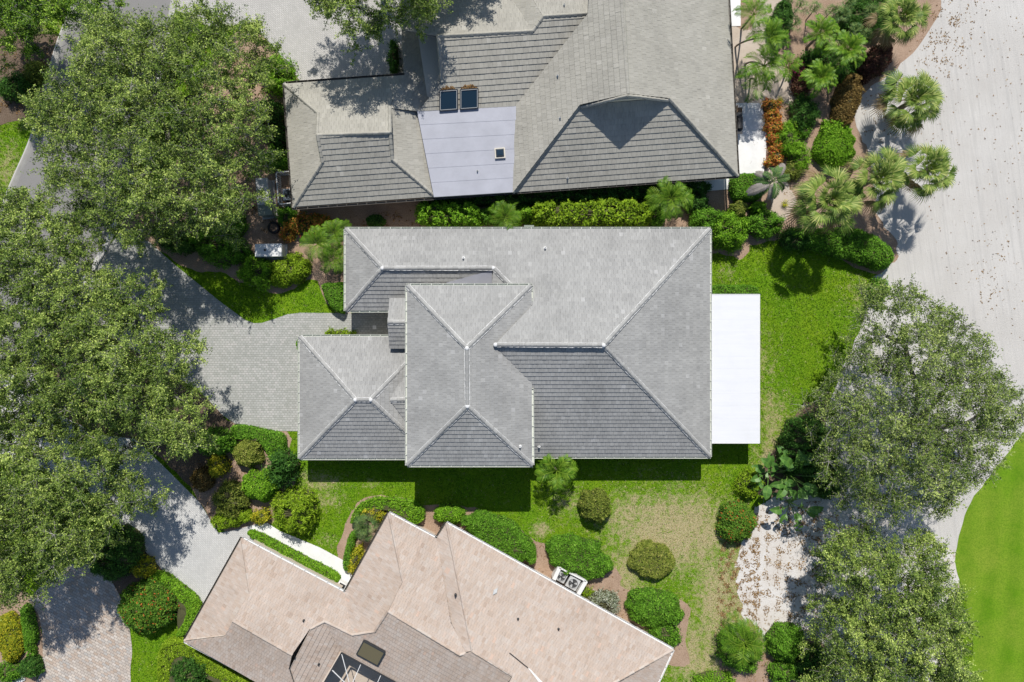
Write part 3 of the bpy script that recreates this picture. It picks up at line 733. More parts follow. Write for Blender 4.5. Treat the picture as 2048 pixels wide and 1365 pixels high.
g = M['gutter']
for A, B, z, o in (((690, 459), (1421, 459), EZ, N_), ((1419, 459), (1419, 914), EZ, E_), ((692, 459), (692, 622), EZ, W_), ((692, 621), (785, 621), EZ, S_),
                   ((1066, 913), (1421, 913), EZ, S_), ((813, 572), (1064, 572), TZ, N_), ((815, 572), (815, 931), TZ, W_), ((1062, 572), (1062, 603), TZ, E_), ((1063, 778), (1064, 930), TZ, E_),
                   ((815, 930), (1065, 930), TZ, S_), ((598, 674), (815, 674), EZ, N_), ((600, 674), (600, 917), EZ, W_), ((600, 916), (830, 916), EZ, S_)):
    R1.gutter(P(*A, z), P(*B, z), o, g)
# metal cricket behind the tall roof
c0 = [WS.at(893, 566), WS.at(984, 541), WS.at(984, 572), WS.at(893, 572)]
mb = MB(); mb.add([p+Vector((0, 0, .07)) for p in c0]+[p+Vector((0, 0, .02)) for p in c0], [(3, 2, 1, 0), (0, 1, 5, 4), (1, 2, 6, 5), (2, 3, 7, 6), (3, 0, 4, 7)])
mb.build('flashing', M['membrane'], house)
for pl, q in ((MN, (927, 517)), (MN, (1090, 497)), (TE, (1040, 893)), (MS, (1078, 893))): vent_pipe(house, pl.at(*q), .32, .065)
def rect_eave(pts, z): return [tuple(P(a, b, z)[:2]) for a, b in pts]
ov = .62
for pts, z0, z1 in (([(910, 459), (1419, 459), (1419, 913), (910, 913)], EZ, EZ), ([(692, 459), (920, 459), (920, 621), (692, 621)], EZ, EZ), ([(600, 674), (870, 674), (870, 916), (600, 916)], EZ, EZ), ([(815, 572), (1062, 572), (1064, 930), (815, 930)], TZ, TZ)):
    MB().prism(inset(rect_eave(pts, z0), ov), 0, z1+.02).build('wall', M['stucco'], house)
MB().prism(inset(rect_eave([(779, 598), (860, 598), (860, 696), (779, 696)], EP), .25), 0, EP).build('porch_wall', M['stucco'], house)
bx0 = P(600, 800, EZ).x+ov
gd = MB(); [gd.box((bx0-.02, P(600, 800, EZ).y, .3+.55*k), (.06, 4.9, .53)) for k in range(4)]; gd.build('garage_door', M['white_paint'], house)
yS = P(0, 930, TZ).y+ov; yM = P(0, 913, EZ).y+ov
for x in (-5.5, -1.2): window(house, (x, yS-.02, 1.5), S_, 1.5, 1.3); window(house, (x, yS-.02, 4.3), S_, 1.5, 1.1)
for x in (4.0, 8.5, 12.5): window(house, (x, yM-.02, 1.4), S_, 1.5, 1.3)
for y in (3.0, -2.0, -6.0): window(house, (P(1419, 0, EZ).x-ov+.02, y, 1.2), E_, 2.2, 2.0)
# ---------------------------------------------------------------- patio cover
pc = empty('patio_cover', P(1470, 738, 0)); tag(pc, 'flat white patio cover attached along the grey roofed house', 'patio cover')
PZ = 2.46; a = P(1421, 590, PZ); b = P(1518, 886, PZ); npan = 12
for i in range(npan):
    y0 = a.y+(b.y-a.y)*i/npan; y1 = a.y+(b.y-a.y)*(i+1)/npan
    MB().box(((a.x+b.x)/2+.02, (y0+y1)/2, PZ-.05), (b.x-a.x+.02, abs(y1-y0)-.002, .09)).build('roof_panel', M['white_panel'], pc)
MB().box((b.x+.045, (a.y+b.y)/2, PZ-.075), (.05, a.y-b.y+.08, .19)).build('fascia', M['white_paint'], pc)
MB().box(((a.x+b.x)/2+.01, a.y+.03, PZ-.075), (b.x-a.x+.02, .05, .185)).build('fascia', M['white_paint'], pc)
MB().box(((a.x+b.x)/2+.01, b.y-.03, PZ-.075), (b.x-a.x+.02, .05, .185)).build('fascia', M['white_paint'], pc)
for k in range(4):
    MB().box((b.x-.35, b.y+.3+(a.y-b.y-.6)*k/3, 1.17), (.1, .1, 2.34)).build('post', M['white_paint'], pc)
MB().box((b.x-.35, (a.y+b.y)/2, PZ-.2), (.12, a.y-b.y-.2, .18)).build('beam', M['white_paint'], pc)
# ---------------------------------------------------------------- house with skylights, north
nh = empty('house', P(1120, 190, 0)); tag(nh, 'house with warm grey tiled roof, skylights and a pale flat roof section', 'house')
R2 = Roof(nh, M['tile_north'], .405, .33, 5, mort=False)
th = math.atan2(64, 891); NU = (math.cos(th), math.sin(th)); NS = (math.sin(th), -math.cos(th)); NN = (-NS[0], -NS[1]); NWd = (-NU[0], -NU[1])
QE = Plane(P(1466, 180, EZ), NU, PT); QS = Plane(P(1250, 369, EZ), NS, PT)
QW = Plane(QE.at(1254, 189), NWd, PT)
R2.slope(QE, [(1453, -60), (1475, 352), (1338, 197), (1256, 188), (1243, -60)])
R2.slope(QS, [(1026, 386), (1475, 352), (1338, 197), (1160, 210)], single=True)
R2.slope(QW, [(1243, -60), (1256, 188), (1160, 210), (1026, 386), (1031, 213), (1176, 28), (1182, -60)])
# gablet over the south slope
ap = QE.at(1255, 189); g0 = QS.at(1163, 212); g1 = QS.at(1336, 199)
MB().add([ap-Vector((0, .30, .12)), g0+Vector((0, .1, .0)), g1+Vector((0, .1, .0)), ap-Vector((0, .05, .12)), g0+Vector((0, .3, 0)), g1+Vector((0, .3, 0))], [(0, 1, 2), (5, 4, 3), (0, 3, 4, 1), (0, 2, 5, 3)]).build('gable_wall', M['stucco'], nh)
R2.caps(ap-Vector((0, .12, 0)), g0-Vector((0, .1, 0)), .26); R2.caps(ap-Vector((0, .12, 0)), g1-Vector((0, .1, 0)), .26)
QM = Plane(QW.at(1031, 213), NS, math.radians(20))
mid = [(876, 73), (1066, 63), (1086, 34), (1176, 28), (1031, 213), (836, 223), (884, 165)]
R2.slope(QM, mid)
zt = QM.at(876, 73)
QT = Plane(QM.at(970, 68), NN, PT*.6); R2.slope(QT, [(876, 73), (1066, 63), (985, -60), (800, -60), (803, 60)])
QT2 = Plane(QM.at(1130, 31), NN, PT*.6); R2.slope(QT2, [(1086, 34), (1176, 28), (1182, -60), (1030, -60)])
QT3 = from3(QT.at(1066, 63), QT.at(985, -60), QT2.at(1086, 34)); R2.slope(QT3, [(1066, 63), (1086, 34), (1030, -60), (985, -60)])
VW = Plane(P(578, 290, EZ), NWd, PT); VS = Plane(P(720, 404, EZ), NS, PT); VN = through(P(690, 160, EZ), NN, VS.at(708, 268.5))
QL = from3(VN.at(808, 152), VN.at(780, 217), QM.at(836, 223)); R2.slope(QL, [(803, 60), (876, 73), (884, 165), (836, 223), (780, 217), (808, 150)])
R2.slope(VN, [(569, 169), (808, 152), (780, 215), (780, 266), (635, 271), (637, 228)])
R2.slope(VW, [(569, 169), (637, 228), (645, 325), (587, 415)])
R2.slope(VS, [(587, 415), (870, 393), (785, 320), (780, 266), (635, 271), (645, 325)])
VE = Plane(VS.at(785, 320), NU, PT); R2.slope(VE, [(780, 215), (785, 320), (870, 393), (836, 223)])
QF = Plane(QW.at(1028, 300)+Vector((0, 0, -.02)), NS, math.radians(3.2))
fl = [(834, 222), (1034, 212), (1029, 385), (868, 395)]
def wob(i, j): return 0
nst = 6
for i in range(nst):
    def lerp(a, b, t): return (a[0]+(b[0]-a[0])*t, a[1]+(b[1]-a[1])*t)
    t0, t1 = i/nst, (i+1)/nst
    q = [lerp(fl[0], fl[3], t0), lerp(fl[1], fl[2], t0), lerp(fl[1], fl[2], t1), lerp(fl[0], fl[3], t1)]
    w3 = [QF.at(*k) for k in q]; up = Vector((0, 0, 1)); mb = MB()
    top = [w3[0]+up*.060, w3[1]+up*.060, w3[2]+up*.075, w3[3]+up*.075]
    mb.add(top+[p-up*.12 for p in w3], [(3, 2, 1, 0), (0, 1, 5, 4), (1, 2, 6, 5), (2, 3, 7, 6), (3, 0, 4, 7)])
    mb.build('roof_membrane', M['membrane'], nh)
for pl, seq in ((QE, [(1475, 352), (1338, 197)]), (QS, [(1026, 386), (1160, 210)]), (QE, [(1256, 188), (1243, -55)]), (QM, [(876, 73), (1066, 63), (1086, 34), (1176, 28)]),
                (VN, [(569, 169), (637, 228)]), (VN, [(637, 228), (635, 271), (780, 266), (780, 215)]), (VS, [(635, 271), (645, 325), (587, 415)]), (VS, [(780, 266), (785, 320), (870, 393)]), (QM, [(884, 165), (876, 73)])):
    for a_, b_ in zip(seq[:-1], seq[1:]): R2.caps(pl.at(*a_), pl.at(*b_), .27)
gd2 = M['gutter_dark']
for A, B, o in (((585, 416), (1476, 352), NS), ((1453, -60), (1475, 353), NU), ((569, 168), (587, 416), NWd), ((568, 168), (809, 151), NN)): R2.gutter(P(*A, EZ), P(*B, EZ), o, gd2)
def skylight(root, pl, x0, y0, x1, y1, glass, hgt=.22):
    q = [pl.at(x0, y0), pl.at(x1, y0+(NU[1] and -(x1-x0)*math.tan(th) or 0)), pl.at(x1, y1-(x1-x0)*math.tan(th)), pl.at(x0, y1)]
    n = pl.n; f = MB(); c = sum(q, Vector())/4
    for i in range(4):
        a_, b_ = q[i], q[(i+1) % 4]; f.bar(a_+n*(hgt/2), b_+n*(hgt/2), .09, hgt, n)
    fr = f.build('skylight', M['dark_metal'], root)
    inn = [c+(p-c)*.97 for p in q]
    MB().add([p+n*(hgt-.03) for p in inn]+[p for p in inn], [(3, 2, 1, 0), (0, 1, 5, 4), (1, 2, 6, 5), (2, 3, 7, 6), (3, 0, 4, 7)]).build('pane', glass, fr)
    f2 = MB()
    for i in range(4):
        a_, b_ = q[i], q[(i+1) % 4]; ia, ib = c+(a_-c)*.93, c+(b_-c)*.93; f2.bar(ia+n*(hgt+.004), ib+n*(hgt+.004), .035, .02, n)
    f2.build('rim', M['grey_metal'], fr)
skylight(nh, QM, 880, 182, 915, 222, M['glass']); skylight(nh, QM, 921, 180, 956, 219, M['glass'])
p = QF.at(1000, 308); dm = MB(); dm.box(p+Vector((0, 0, .14)), (.78, .78, .18), th); dk = dm.build('skylight', M['stucco'], nh)
MB().box(p+Vector((0, 0, .30)), (.62, .62, .14), th, taper=.72).build('dome', M['glass'], dk); MB().box(p+Vector((0, 0, .375)), (.40, .40, .015), th, taper=.8).build('dome_top', M['glass'], dk)
for pl, q in ((QW, (1115, 153)), (QW, (1120, 237)), (QS, (1135, 357)), (QT2, (1128, 12)), (QF, (955, 343))): vent_pipe(nh, pl.at(*q), .26, .05, M['grey_metal'])
for pts in ([(569, 169), (808, 152), (868, 395), (587, 415)], [(800, -60), (1453, -60), (1475, 352), (868, 395)]):
    MB().prism(inset(rect_eave(pts, EZ), .62), 0, EZ+.03).build('wall', M['stucco'], nh)
for x in (-6, -1, 4): window(nh, (x, P(0, 395, EZ).y+.62+(x+8)*.0718-.55, 1.4), NS, 1.3, 1.2)
# ---------------------------------------------------------------- tan roofed house, south
tn = empty('house', P(850, 1200, 0)); tag(tn, 'house with tan and cream tiled roof set at an angle', 'house')
R3 = Roof(tn, M['tile_tan'], .36, .21, 9, mort=False)
ta = math.atan2(255, 454); TU = (math.cos(ta), -math.sin(ta)); TV = (math.sin(ta), math.cos(ta)); TUm = (-TU[0], -TU[1]); TVm = (-TV[0], -TV[1])
PT3 = math.atan(.40)
A1 = Plane(P(426, 1180, EZ), TUm, PT3); B1 = Plane(P(587, 1131, EZ), TV, PT3); A2 = Plane(P(734, 1105, EZ), TUm, PT3)
B2 = Plane(P(826, 1052, EZ), TV, PT3); A3 = Plane(P(883, 1061, EZ), TUm, PT3); B3 = Plane(P(1120, 1173, EZ), TV, PT3)
R3.slope(A1, [(484, 1077), (370, 1281), (450, 1273), (466, 1242), (500, 1182)])
R3.slope(B1, [(484, 1077), (690, 1186), (705, 1270), (650, 1243), (620, 1258), (584, 1310), (466, 1242), (500, 1182)], single=True)
R3.slope(A2, [(778, 1027), (690, 1186), (705, 1270), (750, 1263), (776, 1223), (806, 1163)])
R3.slope(B2, [(778, 1027), (873, 1078), (902, 1246), (932, 1304), (920, 1310), (776, 1223), (806, 1163)])
R3.slope(A3, [(893, 1047), (873, 1078), (902, 1246), (932, 1304), (945, 1302)])
R3.slope(B3, [(893, 1047), (1345, 1300), (1228, 1366), (1085, 1440), (1000, 1400), (1025, 1352), (945, 1302)])
C1 = Plane(B1.at(525, 1276), TVm, PT3); R3.slope(C1, [(466, 1242), (584, 1310), (578, 1337), (592, 1380), (640, 1440), (480, 1345), (370, 1283), (450, 1273)])
C2 = Plane(B2.at(848, 1266), TVm, PT3)
R3.slope(C2, [(650, 1243), (705, 1270), (750, 1263), (776, 1223), (920, 1310), (945, 1303), (1025, 1352), (960, 1440), (880, 1420), (790, 1366), (682, 1303)])
C3 = from3(B1.at(650, 1243), B1.at(621, 1258), P(596, 1385, 3.25)); R3.slope(C3, [(650, 1243), (682, 1303), (643, 1368), (600, 1440), (592, 1380), (579, 1337), (621, 1258)])
D3 = Plane(P(1333, 1332, EZ), TU, PT3); R3.slope(D3, [(1345, 1300), (1290, 1420), (1180, 1420), (1228, 1366)])
# step wall between the roof sections
w0, w1, w2 = C3.at(621, 1258), C3.at(579, 1337), C3.at(600, 1318)
MB().add([w0, w1, w1-Vector((0, 0, .9)), w0-Vector((0, 0, .5)), w0+Vector((.1, 0, 0)), w1+Vector((.1, 0, 0)), w1+Vector((.1, 0, -.9)), w0+Vector((.1, 0, -.5))], [(0, 1, 2, 3), (7, 6, 5, 4), (0, 4, 5, 1)]).build('gable_wall', M['stucco_tan'], tn)
for pl, seq in ((A1, [(484, 1077), (500, 1182)]), (A1, [(370, 1281), (450, 1273)]), (B1, [(466, 1242), (584, 1310)]), (C3, [(621, 1258), (650, 1243)]), (C2, [(650, 1243), (705, 1270), (750, 1263), (776, 1223)]), (A2, [(778, 1027), (806, 1163)]),
                (B2, [(776, 1223), (920, 1310), (945, 1303)]), (A3, [(893, 1047), (945, 1302)]), (C2, [(945, 1303), (1025, 1352)]), (B3, [(1345, 1300), (1228, 1366)])):
    for a_, b_ in zip(seq[:-1], seq[1:]): R3.caps(pl.at(*a_), pl.at(*b_), .24, lift=.03)
gw = M['white_paint']
for A, B, o, m in (((484, 1077), (690, 1186), TV, gw), ((778, 1027), (873, 1078), TV, gw), ((893, 1047), (1345, 1300), TV, gw), ((484, 1077), (370, 1281), TUm, gd2), ((778, 1027), (690, 1186), TUm, gd2), ((893, 1047), (873, 1078), TUm, gd2), ((1345, 1300), (1290, 1420), TU, gw), ((370, 1282), (560, 1385), TVm, gw)):
    R3.gutter(P(*A, EZ), P(*B, EZ), o, m, hang=1.0)
for R_ in (R1, R2, R3): R_.finish()
# white flashing wedge
MB().bar(B3.at(1019, 1305)+Vector((0, 0, .09)), B3.at(1056, 1335)+Vector((0, 0, .09)), .05, .06).build('flashing', M['dark_metal'], tn)
f0 = [B3.at(1056, 1335), B3.at(1063, 1340), B3.at(1094, 1374), B3.at(1086, 1374)]
MB().add([q+Vector((0, 0, .10)) for q in f0]+[q for q in f0], [(3, 2, 1, 0), (0, 1, 5, 4), (1, 2, 6, 5), (2, 3, 7, 6), (3, 0, 4, 7)]).build('flashing', M['white_paint'], tn)
# amber skylight
q = [C2.at(729, 1279), C2.at(771, 1302), C2.at(757, 1328), C2.at(715, 1305)]; n = C2.n; fr = MB()
for i in range(4): fr.bar(q[i]+n*.1, q[(i+1) % 4]+n*.1, .09, .22, n)
fr = fr.build('skylight', M['dark_metal'], tn)
MB().add([x+n*.19 for x in q]+list(q), [(3, 2, 1, 0), (0, 1, 5, 4), (1, 2, 6, 5), (2, 3, 7, 6), (3, 0, 4, 7)]).build('pane', M['glass_amber'], fr)
for pl, q in ((B3, (911, 1190)), (B3, (1036, 1238)), (B3, (1117, 1258)), (C3, (638, 1328)), (B1, (608, 1241))): vent_pipe(tn, pl.at(*q), .22, .05, M['dark_metal'])
q = [B3.at(987, 1180), B3.at(995, 1176), B3.at(993, 1186), B3.at(985, 1190)]
MB().add([x+B3.n*.16 for x in q]+list(q), [(3, 2, 1, 0), (0, 1, 5, 4), (1, 2, 6, 5), (2, 3, 7, 6), (3, 0, 4, 7)]).build('roof_vent', M['grey_metal'], tn)
for pts in ([(484, 1077), (690, 1186), (640, 1290), (590, 1390), (370, 1282)], [(778, 1027), (873, 1078), (920, 1180), (940, 1300), (760, 1255), (690, 1186)], [(893, 1047), (1345, 1300), (1290, 1420), (1000, 1420), (950, 1300)]):
    MB().prism(inset(rect_eave(pts, EZ), .5), 0, EZ+.03).build('wall', M['stucco_tan'], tn)
# screened courtyard of the tan house
cy = empty('screen_enclosure', P(715, 1350, 0)); tag(cy, 'white beamed screen frame over the courtyard of the tan roofed house', 'enclosure')
cz = 3.3
k = [P(683, 1306, cz), P(640, 1380, cz), P(730, 1440, cz), P(800, 1370, cz)]
for a_, b_ in ((k[0], k[1]), (k[0], k[3])): MB().bar(a_, b_, .1, .1).build('beam', M['dark_metal'], cy)
for a_, b_ in (((683, 1306), (708, 1400)), ((722, 1328), (690, 1400)), ((662, 1338), (720, 1395)), ((762, 1350), (735, 1410))): MB().bar(P(*a_, cz), P(*b_, cz), .045, .07).build('beam', M['white_paint'], cy)
sheet('courtyard_floor', [(680, 1300), (640, 1375), (640, 1440), (800, 1440), (800, 1366)], .02, M['shell'], 'tan paved courtyard floor under the screen frame', 'courtyard', False)
for (a_, b_) in (((684, 1302), (640, 1374)), ((684, 1302), (800, 1368))):
    A, B = P(*a_, EZ), P(*b_, EZ); MB().bar(Vector((A.x, A.y, EZ/2)), Vector((B.x, B.y, EZ/2)), .12, EZ).build('courtyard_wall', M['stucco_tan'], tn)
# ------------------------------------------------------------------ trees
def oak(name, label, trunk, outline, zt, ze, seed, mat, dens=1.0, sp=.66, gap=.0, leaf=(.135, .075), dome=4.5, group=None, twigs=10, zs=None, per=290, trunk_r=None):
    r = np.random.RandomState(seed)
    zm = ze+(zt-ze)*.55 if zs is None else zs
    poly = PX(smooth(outline, 5), zm)
    nzb = Noise(seed, 3.0); nzh = Noise(seed+3, 4.5); nzg = Noise(seed+5, 3.4); nzg2 = Noise(seed+6, 1.5)
    lo, hi = poly.min(0), poly.max(0)
    gx, gy = np.meshgrid(np.arange(lo[0], hi[0], sp), np.arange(lo[1], hi[1], sp))
    c = np.stack([gx.ravel(), gy.ravel()], 1); c += (r.rand(*c.shape)-.5)*sp*1.1
    c = c[inside(c, poly)]; d, _ = edge_dist(c, poly)
    keep = (d > .25) & (nzg(c)*.65+nzg2(c)*.5 > -1.25+gap) & (d+.5*nzb(c) > .12)
    c = c[keep]; d = d[keep]
    dm = np.sqrt(1-(1-np.clip(d/dome, 0, 1))**2)
    z = ze+(zt-ze)*dm*(.82+.20*nzh(c)*.5)+r.randn(len(c))*.40+.85*nzg2(c)
    cl = np.concatenate([c, z[:, None]], 1)
    # lower layer
    m = r.rand(len(c)) < .45
    c2 = cl[m]+np.stack([r.randn(m.sum())*.5, r.randn(m.sum())*.5, -1.0-r.rand(m.sum())*1.6], 1); c2[:, 2] = np.maximum(c2[:, 2], ze*.75)
    cl = np.concatenate([cl, c2]); n = len(cl)
    # skeleton
    tb = P(*trunk); T = np.array([tb.x, tb.y, min(2.6, ze*.5)])
    nodes = [np.array([tb.x, tb.y, -.05]), T]; par = [-1, 0]
    order = np.argsort(np.linalg.norm(cl-T, axis=1)); A = np.array(nodes)
    cap_ = 2*n+2+40; NB = np.zeros((cap_, 3)); NB[:2] = A; cnt = 2; dT = np.zeros(cap_); dT[0] = 99
    nl = 7                                                     # main limbs
    ang0 = r.rand()*6.28
    ext = poly-np.array([tb.x, tb.y])
    for k in range(nl):
        a = ang0+k*2*math.pi/nl+r.randn()*.2; dr = np.array([math.cos(a), math.sin(a)])
        reach = max(1.5, np.max(ext@dr)*.55*(.7+.4*r.rand())); p_ = 1
        for q in range(1, 5):
            t = q/4; b = np.array([tb.x+dr[0]*reach*t+r.randn()*.22, tb.y+dr[1]*reach*t+r.randn()*.22, T[2]+(zt*.80-T[2])*(t**.8)*(.72+.1*r.randn())])
            NB[cnt] = b; par.append(p_); dT[cnt] = dT[p_]+np.linalg.norm(NB[p_]-b); p_ = cnt; cnt += 1
    tips = []
    for i in order:
        q = cl[i]; D = np.linalg.norm(NB[1:cnt]-q, axis=1)+.22*dT[1:cnt]+np.where(NB[1:cnt, 2] > q[2]+.2, .9, 0); j = int(np.argmin(D))+1
        a = NB[j]; ln = np.linalg.norm(q-a)
        if ln > 1.0:
            mid = (a+q)/2+r.randn(3)*.12*ln*np.array([1, 1, .4]); mid[2] -= .06*ln
            NB[cnt] = mid; par.append(j); dT[cnt] = dT[j]+ln*.5; j = cnt; cnt += 1
            if cnt >= cap_-2: break
        NB[cnt] = q-np.array([0, 0, .15]); par.append(j); dT[cnt] = dT[j]+ln*.5; tips.append(cnt); cnt += 1
        if cnt >= cap_-2: break
    rad = np.zeros(cnt); rad[tips] = .013; acc = rad**2.2
    for i in range(cnt-1, 0, -1):
        if rad[i] == 0: rad[i] = max(acc[i]**(1/2.2), .012)
        acc[par[i]] += rad[i]**2.2
    rad[0] = rad[1]*1.35
    k = (trunk_r or .34)/max(rad[1], 1e-3); rad = np.where(rad > .02, np.maximum(rad*k, .016), rad)
    ch = np.arange(1, cnt); pa = np.array(par[1:cnt])
    a, b = NB[pa], NB[ch]; ra = np.minimum(rad[pa], rad[ch]*1.6)[:, None]; rb = rad[ch][:, None]
    def tubes(a, b, ra, rb, ns):
        d_ = unit(b-a); u = unit(np.cross(d_, np.where(np.abs(d_[:, 2:3]) < .9, [[0, 0, 1.]], [[1., 0, 0]]))); v = np.cross(d_, u); V = []
        for q, rr in ((a, ra), (b, rb)):
            for s in range(ns):
                t = 2*math.pi*s/ns; V.append(q+u*rr*math.cos(t)+v*rr*math.sin(t))
        V = np.stack(V, 1); m_ = len(a); base = np.arange(m_)[:, None]*(2*ns); F = []
        for s in range(ns): F.append(np.concatenate([base+s, base+(s+1) % ns, base+ns+(s+1) % ns, base+ns+s], 1))
        return V.reshape(-1, 3), np.stack(F, 1).reshape(-1, 4)
    root = empty(name, tb); tag(root, label, 'tree', group)
    V, F = tubes(a, b, ra, rb, 6)
    obj('trunk', npmesh('trunk', V, F), M['bark'], root)
    # leafy sprays: each clump is a handful of twigs with leaves along them
    ns = twigs; sd = r.randn(n, ns, 3); sd[:, :, 2] = sd[:, :, 2]*.55+.22; sd /= np.linalg.norm(sd, axis=2)[:, :, None]
    sl = (.40+.70*r.rand(n, ns)**1.6)*(.75+.6*r.rand(n))[:, None]
    tw = np.repeat(cl, ns, 0); e = tw+sd.reshape(-1, 3)*sl.reshape(-1, 1)
    V, F = tubes(tw-[0, 0, .12], e, np.full((len(tw), 1), .016), np.full((len(tw), 1), .005), 3)
    nl_ = int(per*dens); N0 = n*nl_; ci = np.repeat(np.arange(n), nl_); pick = r.randint(0, ns, N0)
    dv = sd[ci, pick]; t = .22+.85*r.rand(N0)**.75
    pos = cl[ci]+dv*(sl[ci, pick]*t)[:, None]+r.randn(N0, 3)*(.075+.05*r.rand(n))[ci][:, None]
    nr = unit([0, 0, .75]+r.randn(N0, 3)*.55+dv*.15); ld = unit(np.cross(nr, r.randn(N0, 3))+dv*.7)
    ld = unit(ld-nr*(ld*nr).sum(1)[:, None])
    tint = np.clip((r.randn(n)*.10)[ci]+.47+r.randn(N0)*.22+.12*nzh(cl[:, :2])[ci], 0, 1)
    sz = .75+.5*r.rand(N0)
    LV, LF = leaf_tris(pos, ld, nr, leaf[0]*sz, leaf[1]*sz)
    crown = obj('crown', npmesh('crown', LV, LF, np.repeat(tint, 3)), mat, root)
    obj('twigs', npmesh('twigs', V, F), M['twig'], crown)
    return root
def ell(px, py, rx, ry, rot=0., n=22, wob=.075, seed=0):
    r = np.random.RandomState(seed+int(px)+int(py)); t = np.arange(n)*2*math.pi/n; k = 1+wob*r.randn(n)
    x, y = rx*np.cos(t)*k, ry*np.sin(t)*k; c, s = math.cos(math.radians(rot)), math.sin(math.radians(rot))
    return [(px+a*c-b*s, py+a*s+b*c) for a, b in zip(x, y)]
SEED = [100]
def shrub(name, label, cat, out, h, mat, round_=None, leaf=(.135, .075), cov=2.0, loose=.05, lump=.10, group=None, lw=1.2, up=.25, tint0=.48, tvar=.22, zc=.55, base=0.0, core=.86, patch=.0, budget=16000):
    """foliage body over an outline; round_: rounding radius in metres (None = full dome)"""
    SEED[0] += 1; r = np.random.RandomState(SEED[0])
    poly = PX(smooth(out, 3), h*zc)
    nz = Noise(SEED[0], lw); nzt = Noise(SEED[0]+999, .9)
    lo, hi = poly.min(0), poly.max(0); size = (hi-lo)
    inrad = edge_dist(poly.mean(0)[None], poly)[0][0]; D = round_ or max(.3, min(size)/2*.98)
    area = abs(poly_area(list(poly))); per = np.hypot(*(poly-np.roll(poly, 1, 0)).T).sum()
    la = .5*leaf[0]*leaf[1]
    n1 = int(min(budget, cov*area/la)); n2 = int(min(budget*.6, cov*.6*per*h/la))
    pts = np.empty((0, 2))
    while len(pts) < n1:
        q = lo+r.rand(n1*2, 2)*size; pts = np.concatenate([pts, q[inside(q, poly)]])
    pts = pts[:n1]; d, o = edge_dist(pts, poly)
    s_ = np.sqrt(np.clip(1-(1-np.clip(d/D, 0, 1))**2, 0, 1))
    # boundary samples
    seg = r.randint(0, len(poly), n2); t = r.rand(n2)[:, None]; bp = poly[seg]*(1-t)+np.roll(poly, -1, 0)[seg]*t
    e = np.roll(poly, -1, 0)[seg]-poly[seg]; bn = unit(np.stack([e[:, 1], -e[:, 0]], 1))
    if poly_area(list(poly)) < 0: bn = -bn
    th_ = r.rand(n2)*math.pi*.42; dd = D*(1-np.cos(th_)); p2 = bp-bn*np.minimum(dd, inrad*.9)[:, None]
    XY = np.concatenate([pts, p2]); O = np.concatenate([o, bn]); SN = np.concatenate([s_, np.sin(th_)*.98])
    CS = np.sqrt(np.clip(1-SN**2, 0, 1)); hz = h*(1+lump*nz(XY))
    Nn = np.concatenate([O*CS[:, None], SN[:, None]], 1)
    jit = r.randn(len(XY))*loose-.03+loose*1.2*nzt(XY)
    C = np.concatenate([XY, (base+(hz-base)*(.12+.88*SN))[:, None]], 1)+Nn*jit[:, None]; C[:, 2] = np.maximum(C[:, 2], .03)
    nr = unit(Nn*.7+[0, 0, up]+r.randn(len(C), 3)*.55); ld = unit(np.cross(nr, r.randn(len(C), 3))+Nn*.3); ld = unit(ld-nr*(ld*nr).sum(1)[:, None])
    tint = np.clip(tint0+r.randn(len(C))*tvar+patch*nzt(XY)+.05*nz(XY), 0, 1); sz = .7+.6*r.rand(len(C))
    V, F = leaf_tris(C, ld, nr, leaf[0]*sz, leaf[1]*sz)
    cx, cy = poly.mean(0); root = empty(name, (cx, cy, 0)); tag(root, label, cat, group)
    obj('foliage', npmesh('foliage', V, F, np.repeat(tint, 3)), mat, root)
    # twiggy body inside
    cpoly = np.array(inset([tuple(q) for q in poly], .06)); mb = MB(); rings = []; nV = len(cpoly); ctr = cpoly.mean(0)
    Dk = min(D, inrad); vs = []; fs = []
    for zf, k in ((0., .0), (.35, .06), (.62, .28), (.80, .55), (.88, .8)):
        sc = 1-k*min(1., Dk/max(inrad, .1))
        ring = [(ctr[0]+(q[0]-ctr[0])*sc*.97, ctr[1]+(q[1]-ctr[1])*sc*.97, max(0.0, h*zf*core/.88*(1+lump*.6*float(nz(np.array([[q[0], q[1]]]))[0])) if zf else 0.0)) for q in cpoly]
        vs += ring
    for i in range(4):
        for j in range(nV): fs.append((i*nV+j, i*nV+(j+1) % nV, (i+1)*nV+(j+1) % nV, (i+1)*nV+j))
    tp = [(q[0], q[1]) for q in vs[4*nV:]]
    for a, b, c in tessellate_polygon([[Vector((q[0], q[1], 0)) for q in tp]]):
        if poly_area([tp[a], tp[b], tp[c]]) < 0: b, c = c, b
        fs.append((4*nV+a, 4*nV+b, 4*nV+c))
    mb.add(vs, fs); mb.build('branches', M['stem'], root)
    return root
